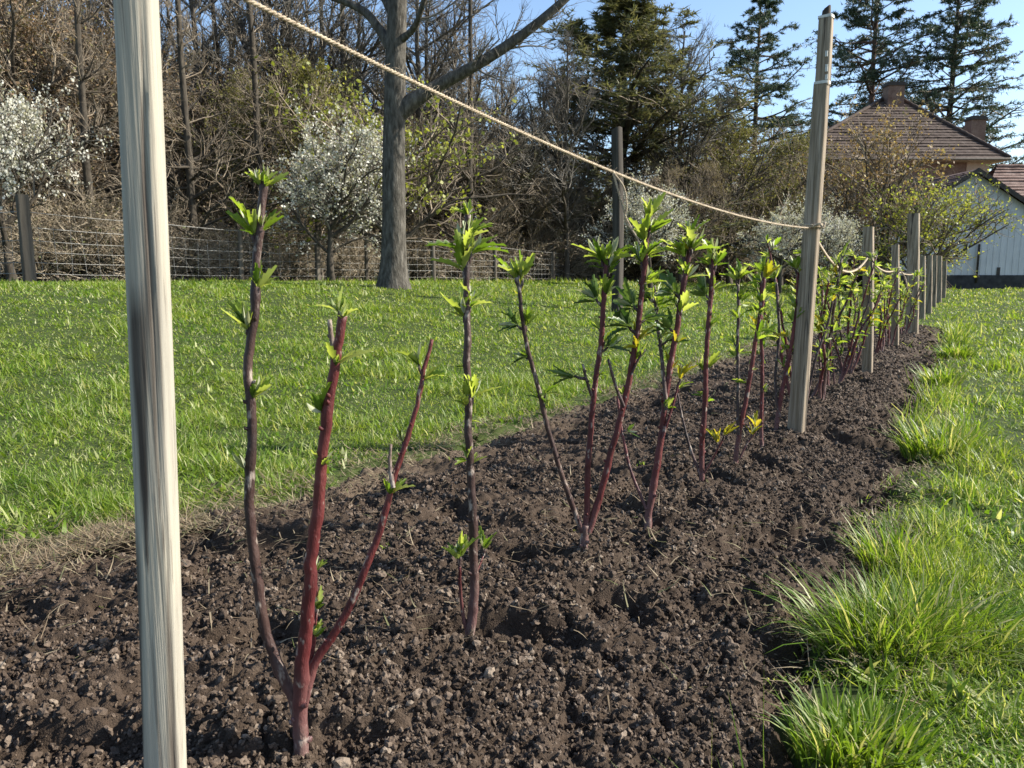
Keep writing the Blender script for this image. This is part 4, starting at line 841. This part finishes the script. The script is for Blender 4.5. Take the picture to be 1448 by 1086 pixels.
# the big grey tree with its long limb, traced at its own distance
def big_tree():
    rng = np.random.default_rng(5); Y = 15.0; g = G(556, 406); Y = g[1]; g[2] = s1(lawn_h, g[0], g[1]); mpp = Y / F
    root = empty('grey_tree', g, label='big smooth grey trunk on the lawn with a long limb rising to the right', cat='tree'); tm, cm = MB(), MB()
    def path(pl, n, dy=0): return smooth_path(np.array([P(a, b, Y + dy * i / len(pl)) for i, (a, b) in enumerate(pl)]), n)
    tr = path([(556, 412), (557, 330), (557, 220), (559, 100), (562, 0), (566, -140), (572, -320), (580, -480)], 40); tr[0, 2] -= .2
    tt = np.linspace(0, 1, 40); rad = (16.5 - 9.5 * tt ** 1.3) * mpp * (1 + .75 * np.exp(-tt * 48) + .10 * np.exp(-tt * 9)); tubes(tm, tr[None], rad[None], 18, 0, False, .012, rng)
    limbs = [([(560, 165), (585, 142), (625, 118), (680, 88), (735, 52), (800, -2), (860, -70), (900, -150)], 9.5, 3, 0), ([(556, 70), (542, 50), (522, 22), (495, 5), (455, -12), (410, -60)], 7, 3, .8), ([(562, 60), (585, 40), (600, 0), (625, -90)], 5, 2, -1.2),
             ([(563, -60), (620, -130), (700, -230)], 7, 3, 2), ([(564, -100), (500, -190), (430, -300)], 7, 3, -1.5), ([(568, -200), (600, -300), (660, -420)], 6, 2, -2), ([(556, 20), (520, -40), (480, -120)], 5, 2, 2)]
    L1 = []; R1 = []
    for pl, r0, r1, dy in limbs:
        q = path(pl, 16, dy); r = np.linspace(r0, r1, 16) * mpp; r[:2] *= 1.25; tubes(tm, q[None], r[None], 10, 0, False, .02, rng); L1.append(q); R1.append(r)
    L1 = np.array(L1); R1 = np.array(R1)
    P2, R2 = grow(L1, R1, 16, .25, 1, ab(lambda f: .9 + 0 * f), .75, .06, 7, .16, rng, rmin=.008); P3, R3 = grow(P2, R2, 6, .1, 1, lambda f: .5 + 0 * f, .7, .05, 5, .18, rng, rmin=.005); P4, R4 = grow(P3, R3, 4, .2, 1, lambda f: .5 + 0 * f, .7, .03, 3, .2, rng, rmin=.004)
    for p, r, k in ((P2, R2, 5), (P3, R3, 3), (P4, R4, 3)): tubes(cm, p, r, k, 0, False)
    tm.build('trunk', M['trunk'], root, g); cm.build('crown', M['twig_grey'], root, g)
M['trunk'] = bark_mat('smooth_grey_bark', (.035, .031, .024), (.085, .077, .063), (.17, .155, .13), 16, (1, 1, .28), .05)
big_tree()

# ------------------------------------------------------------------ wire fence and the tall dark pole
t = NT('fence_wood'); n = t.noise(12, 4, (1, 1, .06)); t.col(t.ramp(n, [(.3, (.06, .05, .04)), (.55, (.11, .095, .075)), (.75, (.18, .16, .13))])); t.rough(.9, .15); M['fwood'] = t.m
t = NT('fence_wire'); t.col((lambda r: r)(t.ramp(t.rnd(), [(0, (.28, .27, .245)), (1, (.44, .43, .40))]))); t.rough(.6, .3); M['wire'] = t.m
def fence():
    posts = [(-60, 16.0, 116, 18), (48, 15.6, 119, 16), (238, 18.4, 82, 7), (345, 20.3, 72, 6), (452, 22.2, 68, 7), (520, 24.0, 62, 5), (614, 25.7, 57, 7), (700, 28.5, 50, 6), (780, 32.5, 42, 7), (835, 36, 36, 5)]
    pts = []; root = None
    for i, (px, Y, hp, w) in enumerate(posts):
        x = (px - IMW / 2) / F * Y; z = s1(lawn_h, x, Y); h = hp * Y / F; b = np.array([x, Y, z])
        if root is None: root = empty('wire_fence', b, label='old wire fence on wooden posts running along the edge of the wood', cat='fence'); g0 = b
        mb = MB(); r = w / 2 * Y / F; post_mesh(mb, b - [0, 0, .2], b + [rr.uniform(-.03, .03), 0, h], r, r, rr.uniform(0, 1), 16, 10, 4, None, .93, 0, .04, 60 + i)
        o = mb.build('post', [M['fwood'], M['fwood']], root, g0)
        if i == 1: o['label'] = 'stout dark fence post'
        pts.append((b, h))
    mb = MB(); rng = np.random.default_rng(3)
    for (a, ha), (b, hb) in zip(pts[:-1], pts[1:]):
        ha, hb = min(ha, 1.42), min(hb, 1.42)
        for fz in (.12, .27, .42, .58, .76, .97):
            q = np.linspace(0, 1, 8)[:, None]; p = (a + [0, -.06, ha * fz]) * (1 - q) + (b + [0, -.06, hb * fz]) * q; p[1:-1, 2] -= .03 * np.sin(q[1:-1, 0] * math.pi) * rng.uniform(.2, 1); tubes(mb, p[None], np.full((1, 8),   .0042 if fz < .9 else .0055), 4, 0, False)
        nv = int(np.linalg.norm(b - a) / .3); q = (np.arange(1, nv) / nv)[:, None]; lo = (a + [0, -.06, ha * .1]) * (1 - q) + (b + [0, -.06, hb * .1]) * q; hi = (a + [0, -.06, ha * .76]) * (1 - q) + (b + [0, -.06, hb * .76]) * q
        hi = hi + rng.normal(0, .03, hi.shape); tubes(mb, np.stack([lo, hi], 1), np.full((nv - 1, 2), .0035), 3, 0, False)
    mb.build('wire_mesh', M['wire'], root, g0)
fence()
gp = P(873, 400, 14.5); gp[2] = s1(lawn_h, gp[0], gp[1]); root = empty('fence_pole', gp, label='tall dark weathered pole at the lawn edge behind the loose twine ends', cat='post')
tp = P(872, 182, 14.5); mb = MB(); post_mesh(mb, np.array([0, 0, -.2]), tp - gp, .082, .082, R(-42), 20, 30, 7, None, .93, .03, .02, 77, .03, 0, 1); mb.build('post_body', [bark_mat('pole_wood', (.03, .027, .022), (.055, .048, .04), (.10, .09, .075), 20, (1, 1, .05), .004), M['endgrain']], root)

# ------------------------------------------------------------------ house and barn
def tile_mat(name, a, b, c, sz):
    t = NT(name); tc = t.new('TexCoord'); n = t.noise(2.2, 4, None, 'Object'); n2 = t.noise(14, 3, (1, 1, 1))
    col = t.mix(.45, t.ramp(n, [(.3, a), (.5, b), (.7, c)]), t.ramp(n2, [(.35, tuple(x * .45 for x in a)), (.6, b), (.75, c)])); t.col(col); t.rough(.85, .2); return t.m
M['tile'] = tile_mat('brown_tile', (.05, .033, .026), (.085, .06, .047), (.15, .115, .095), .3)
M['tile_red'] = tile_mat('weathered_red_tile', (.13, .075, .058), (.21, .14, .115), (.32, .25, .21), .3)
M['brick'] = tile_mat('brown_brick', (.12, .07, .05), (.19, .12, .088), (.26, .18, .135), .3)
t = NT('render_wall'); t.col(t.ramp(t.noise(3, 4), [(.3, (.33, .24, .175)), (.7, (.43, .33, .25))])); t.rough(.9, .1); M['render'] = t.m
t = NT('white_boards'); n = t.noise(5, 5, (4, 1, .25)); n2 = t.noise(1.2, 3); t.col(t.mix(t.ramp(n2, [(.45, (0, 0, 0)), (.75, (.5, .5, .5))]), t.ramp(n, [(.25, (.46, .46, .455)), (.6, (.60, .60, .59))]), (.44, .44, .43))); t.rough(.7, .25); M['white'] = t.m
t = NT('dark_plinth'); t.col(t.ramp(t.noise(4, 3), [(.3, (.03, .03, .032)), (.7, (.06, .06, .062))])); t.rough(.9, .1); M['plinth'] = t.m
t = NT('dark_board'); t.col(t.ramp(t.noise(8, 3), [(.3, (.035, .03, .027)), (.7, (.075, .065, .055))])); t.rough(.8, .2); M['dboard'] = t.m
t = NT('window_glass'); t.col(t.ramp(t.noise(.6, 2), [(.3, (.015, .017, .02)), (.7, (.035, .04, .045))])); t.rough(.12, .5); M['glass'] = t.m
def roof_face(mb, e0, e1, r0, r1, rows, m=0, th=.05, course=None):
    """courses of tiles between eave line e0-e1 and ridge line r0-r1, each course a step proud of the next"""
    e0, e1, r0, r1 = map(lambda v: np.array(v, float), (e0, e1, r0, r1)); nrm = np.cross(e1 - e0, (r0 + r1) / 2 - (e0 + e1) / 2); nrm /= np.linalg.norm(nrm)
    if nrm[2] < 0: nrm = -nrm
    nc = 40; u = np.linspace(0, 1, nc + 1)[:, None]
    for i in range(rows):
        f0, f1 = i / rows, (i + 1) / rows
        lo = (e0 + (e1 - e0) * u) * (1 - f0) + (r0 + (r1 - r0) * u) * f0; hi = (e0 + (e1 - e0) * u) * (1 - f1) + (r0 + (r1 - r0) * u) * f1
        wob = .018 * rr.random() * np.sin(u * 90 + i) + .02 * np.sin(u * 7 + i * 2.1)
        A = lo + nrm * (th + wob); B = hi + nrm * .006; Cc = lo - nrm * .01
        V = np.concatenate([A, B, Cc]); j = np.arange(nc); k = nc + 1
        mb.add(V, np.concatenate([np.stack([j, j + 1, j + 1 + k, j + k], 1), np.stack([j + 2 * k, j + 1 + 2 * k, j + 1, j], 1)]), None, m)
def house():
    Y = 46.0; gz = .12; c = lambda px, py, Yy=Y: P(px, py, Yy)
    ez = c(1268, 224)[2]; az = P(1262, 140, Y + 5.5)[2]; xl, xr_ = c(1108, 224)[0], c(1428, 224)[0]; D = 11.0; y0, y1 = Y, Y + D; xm0, xm1 = P(1250, 140, Y + 5.5)[0], P(1272, 140, Y + 5.5)[0]
    o0 = np.array([(xl + xr_) / 2, Y + D / 2, gz]); root = empty('house', o0, label='large house with brown tiled hip roof and two brick chimneys behind the shrubs', cat='house')
    oh = .75; mb = MB(); box(mb, (xl + oh, y0 + oh, gz - .5), (xr_ - oh - 1.3, y1 - oh, ez - .02)); w = mb.build('wall', M['brick'], root, o0)
    mb = MB(); box(mb, (xr_ - oh - 1.3, y0 + oh + .4, ez - 2.3), (xr_ - oh, y1 - oh, ez - .02)); box(mb, (xr_ - oh - 1.31, y0 + oh - .05, ez - 1.2), (xr_ - oh + .02, y0 + oh + .4, ez - .03)); mb.build('rendered_wall', M['render'], root, o0)
    rm = MB(); ym = Y + D / 2; A, B, Cc, Dd = (xl, y0, ez), (xr_, y0, ez), (xr_, y1, ez), (xl, y1, ez); r0, r1 = (xm0, ym, az), (xm1, ym, az)
    roof_face(rm, A, B, r0, r1, 22); roof_face(rm, B, Cc, r1, r1, 22); roof_face(rm, Cc, Dd, r1, r0, 22); roof_face(rm, Dd, A, r0, r0, 22); ro = rm.build('roof', M['tile'], root, o0, False)
    for a, b in ((A, r0), (B, r1)):
        mb = MB(); q = np.linspace(0, 1, 40)[:, None]; p = np.array(a) * (1 - q) + np.array(b) * q + [0, 0, .07]; tubes(mb, p[None], (.11 + .02 * (np.arange(40) % 2))[None], 6, 0, False); mb.build('hip_tiles', M['tile'], ro, o0)
    mb = MB(); box(mb, (xl + .05, y0 + .05, ez - .12), (xr_ - .05, y1 - .05, ez - .035)); mb.build('soffit', M['render'], ro, o0)
    mb = MB(); tubes(mb, np.array([[(xl, y0 - .07, ez - .03), (xr_, y0 - .07, ez - .03)]]), np.full((1, 2), .07), 6); mb.build('gutter', M['dboard'], ro, o0)
    for (px, py0, py1, wpx, yy) in ((1263, 117, 158, 20, ym - .4), (1378.5, 165, 205, 17, ym + .6)):
        a, b = P(px - wpx / 2, py0, yy), P(px + wpx / 2, py1, yy); mb = MB(); box(mb, (a[0], yy - .4, b[2] - .9), (b[0], yy + .4, a[2] - .25)); ch = mb.build('chimney', M['brick'], root, o0)
        mb = MB(); box(mb, (a[0] - .07, yy - .47, a[2] - .25), (b[0] + .07, yy + .47, a[2] - .1)); box(mb, (a[0] + .02, yy - .38, a[2] - .1), (b[0] - .02, yy + .38, a[2])); mb.build('chimney_cap', M['dboard'], ch, o0)
    for px in (1150, 1200, 1300):
        for (pa, pb) in ((250, 285), (325, 370)):
            a, b = P(px - 9, pa, y0 + oh), P(px + 9, pb, y0 + oh); mb = MB(); yy = y0 + oh - .03
            for lo, hi in (((a[0], b[2]), (a[0] + .09, a[2])), ((b[0] - .09, b[2]), (b[0], a[2])), ((a[0] + .09, a[2] - .09), (b[0] - .09, a[2])), ((a[0] + .09, b[2]), (b[0] - .09, b[2] + .09)), (((a[0] + b[0]) / 2 - .03, b[2] + .09), ((a[0] + b[0]) / 2 + .03, a[2] - .09))): box(mb, (lo[0], yy - .03, lo[1]), (hi[0], yy + .02, hi[1]))
            wf = mb.build('window', M['render'], root, o0); mb = MB(); box(mb, (a[0] + .05, yy, b[2] + .05), (b[0] - .05, yy + .025, a[2] - .05)); mb.build('pane', M['glass'], wf, o0)
house()
def barn():
    Y = 37.0; c = lambda px, py, Yy=Y: P(px, py, Yy); ap = c(1378, 240); sl = (c(1290, 292) - ap); k = -sl[2] / sl[0]; gz = .02   # roof slope
    xl = c(1262, 300)[0]; xr_ = 2 * ap[0] - xl; ez = ap[2] - abs(xl - ap[0]) * abs(sl[2] / sl[0]); D = 8.0
    o0 = np.array([ap[0], Y + D / 2, gz]); root = empty('barn', o0, label='white boarded barn at the right edge with a dark plinth and gable', cat='barn')
    mb = MB(); ih = .0
    V = [(xl + .35, Y, gz + .75), (xr_ - .35, Y, gz + .75), (xr_ - .35, Y, ez + .1), (ap[0], Y, ap[2] - .1), (xl + .35, Y, ez + .1)]; V += [(a, Y + D, b) for a, _, b in V]
    mb.add(V, [(0, 1, 6, 5), (1, 2, 7, 6), (4, 0, 5, 9)], [(0, 2, 1), (0, 4, 3), (0, 3, 2)][0:0] + [(0, 1, 2), (0, 2, 3), (0, 3, 4)])
    w = mb.build('wall', M['white'], root, o0, False)
    mb = MB(); rb = random.Random(4); x = xl + .5
    while x < xr_ - .5:
        zt = ap[2] - .18 - abs(x - ap[0]) * abs(sl[2] / sl[0]); mb2 = box(mb, (x, Y - .012, gz + .75), (x + .018, Y - .001, zt)); x += .30 + rb.uniform(-.02, .02)
    mb.build('cover_strips', M['white'], w, o0, False)
    mb = MB(); box(mb, (xl + .3, Y - .06, gz - .5), (xr_ - .3, Y + D, gz + .75)); mb.build('plinth', M['plinth'], root, o0, False)
    rm = MB(); L = (xl, Y - .35, ez), (xl, Y + D, ez); T = (ap[0], Y - .35, ap[2]), (ap[0], Y + D, ap[2]); Rr = (xr_, Y - .35, ez), (xr_, Y + D, ez)
    roof_face(rm, L[0], L[1], T[0], T[1], 18); roof_face(rm, Rr[0], Rr[1], T[0], T[1], 18); ro = rm.build('roof', M['tile_red'], root, o0, False)
    mb = MB()
    for e in (xl, xr_):
        a, b = np.array((e, Y - .37, ez - .05)), np.array((ap[0], Y - .37, ap[2] - .05)); mb.add([a - [0, 0, .14], b - [0, 0, .14], b + [0, 0, .10], a + [0, 0, .10], a + [0, .05, -.14], b + [0, .05, -.14], b + [0, .05, .1], a + [0, .05, .1]], [(0, 1, 2, 3), (4, 7, 6, 5), (0, 4, 5, 1), (3, 2, 6, 7)])
    mb.build('bargeboard', M['dboard'], ro, o0, False)
    # cross wing whose tiled slope shows beyond the gable
    Yw = Y + 3.0; e0, e1 = np.array((ap[0] + .9, Yw - 2.2, P(1400, 300, Yw)[2])), np.array((ap[0] + 16, Yw - 2.2, P(1400, 300, Yw)[2])); rz = P(1420, 236, Yw)[2]
    rm = MB(); rx = (1389 - IMW / 2) / F * Yw; roof_face(rm, e0, e1, (rx, Yw, rz), (e1[0], Yw, rz), 14); roof_face(rm, (e0[0], Yw + 2.4, e0[2]), (e1[0], Yw + 2.4, e0[2]), (rx, Yw, rz), (e1[0], Yw, rz), 14); rw = rm.build('wing_roof', M['tile_red'], root, o0, False)
    mb = MB(); tubes(mb, np.array([np.linspace((rx, Yw, rz + .03), (e1[0], Yw, rz + .03), 40)]), (.1 + .02 * (np.arange(40) % 2))[None], 6, 0, False); mb.build('ridge_tiles', M['tile_red'], rw, o0)
    mb = MB(); box(mb, (e0[0], Yw - 1.9, gz - .4), (e1[0] - .3, Yw + 2.1, e0[2] + .1)); mb.build('wing_wall', M['white'], root, o0, False)
    dp = P(1385, 345, Y - .08); mb = MB(); tubes(mb, np.array([[(dp[0], Y - .09, dp[2]), (dp[0], Y - .09, gz + .4)]]), np.full((1, 2), .05), 8); mb.build('drainpipe', M['dboard'], root, o0)
    for px, pa, pb in ((1353, 352, 364), (1365, 345, 362), (1411, 378, 396)):
        a, b = P(px - 1.5, pa, Y), P(px + 1.5, pb, Y); mb = MB(); box(mb, (a[0], Y - .035, b[2]), (b[0], Y - .024, a[2])); mb.build('wall_slot', M['dboard'], root, o0, False)
barn()
for o in list(PROTO.values()):
    if 'h' in o: pass
for o in bpy.data.objects:
    if 'h' in o: del o['h']
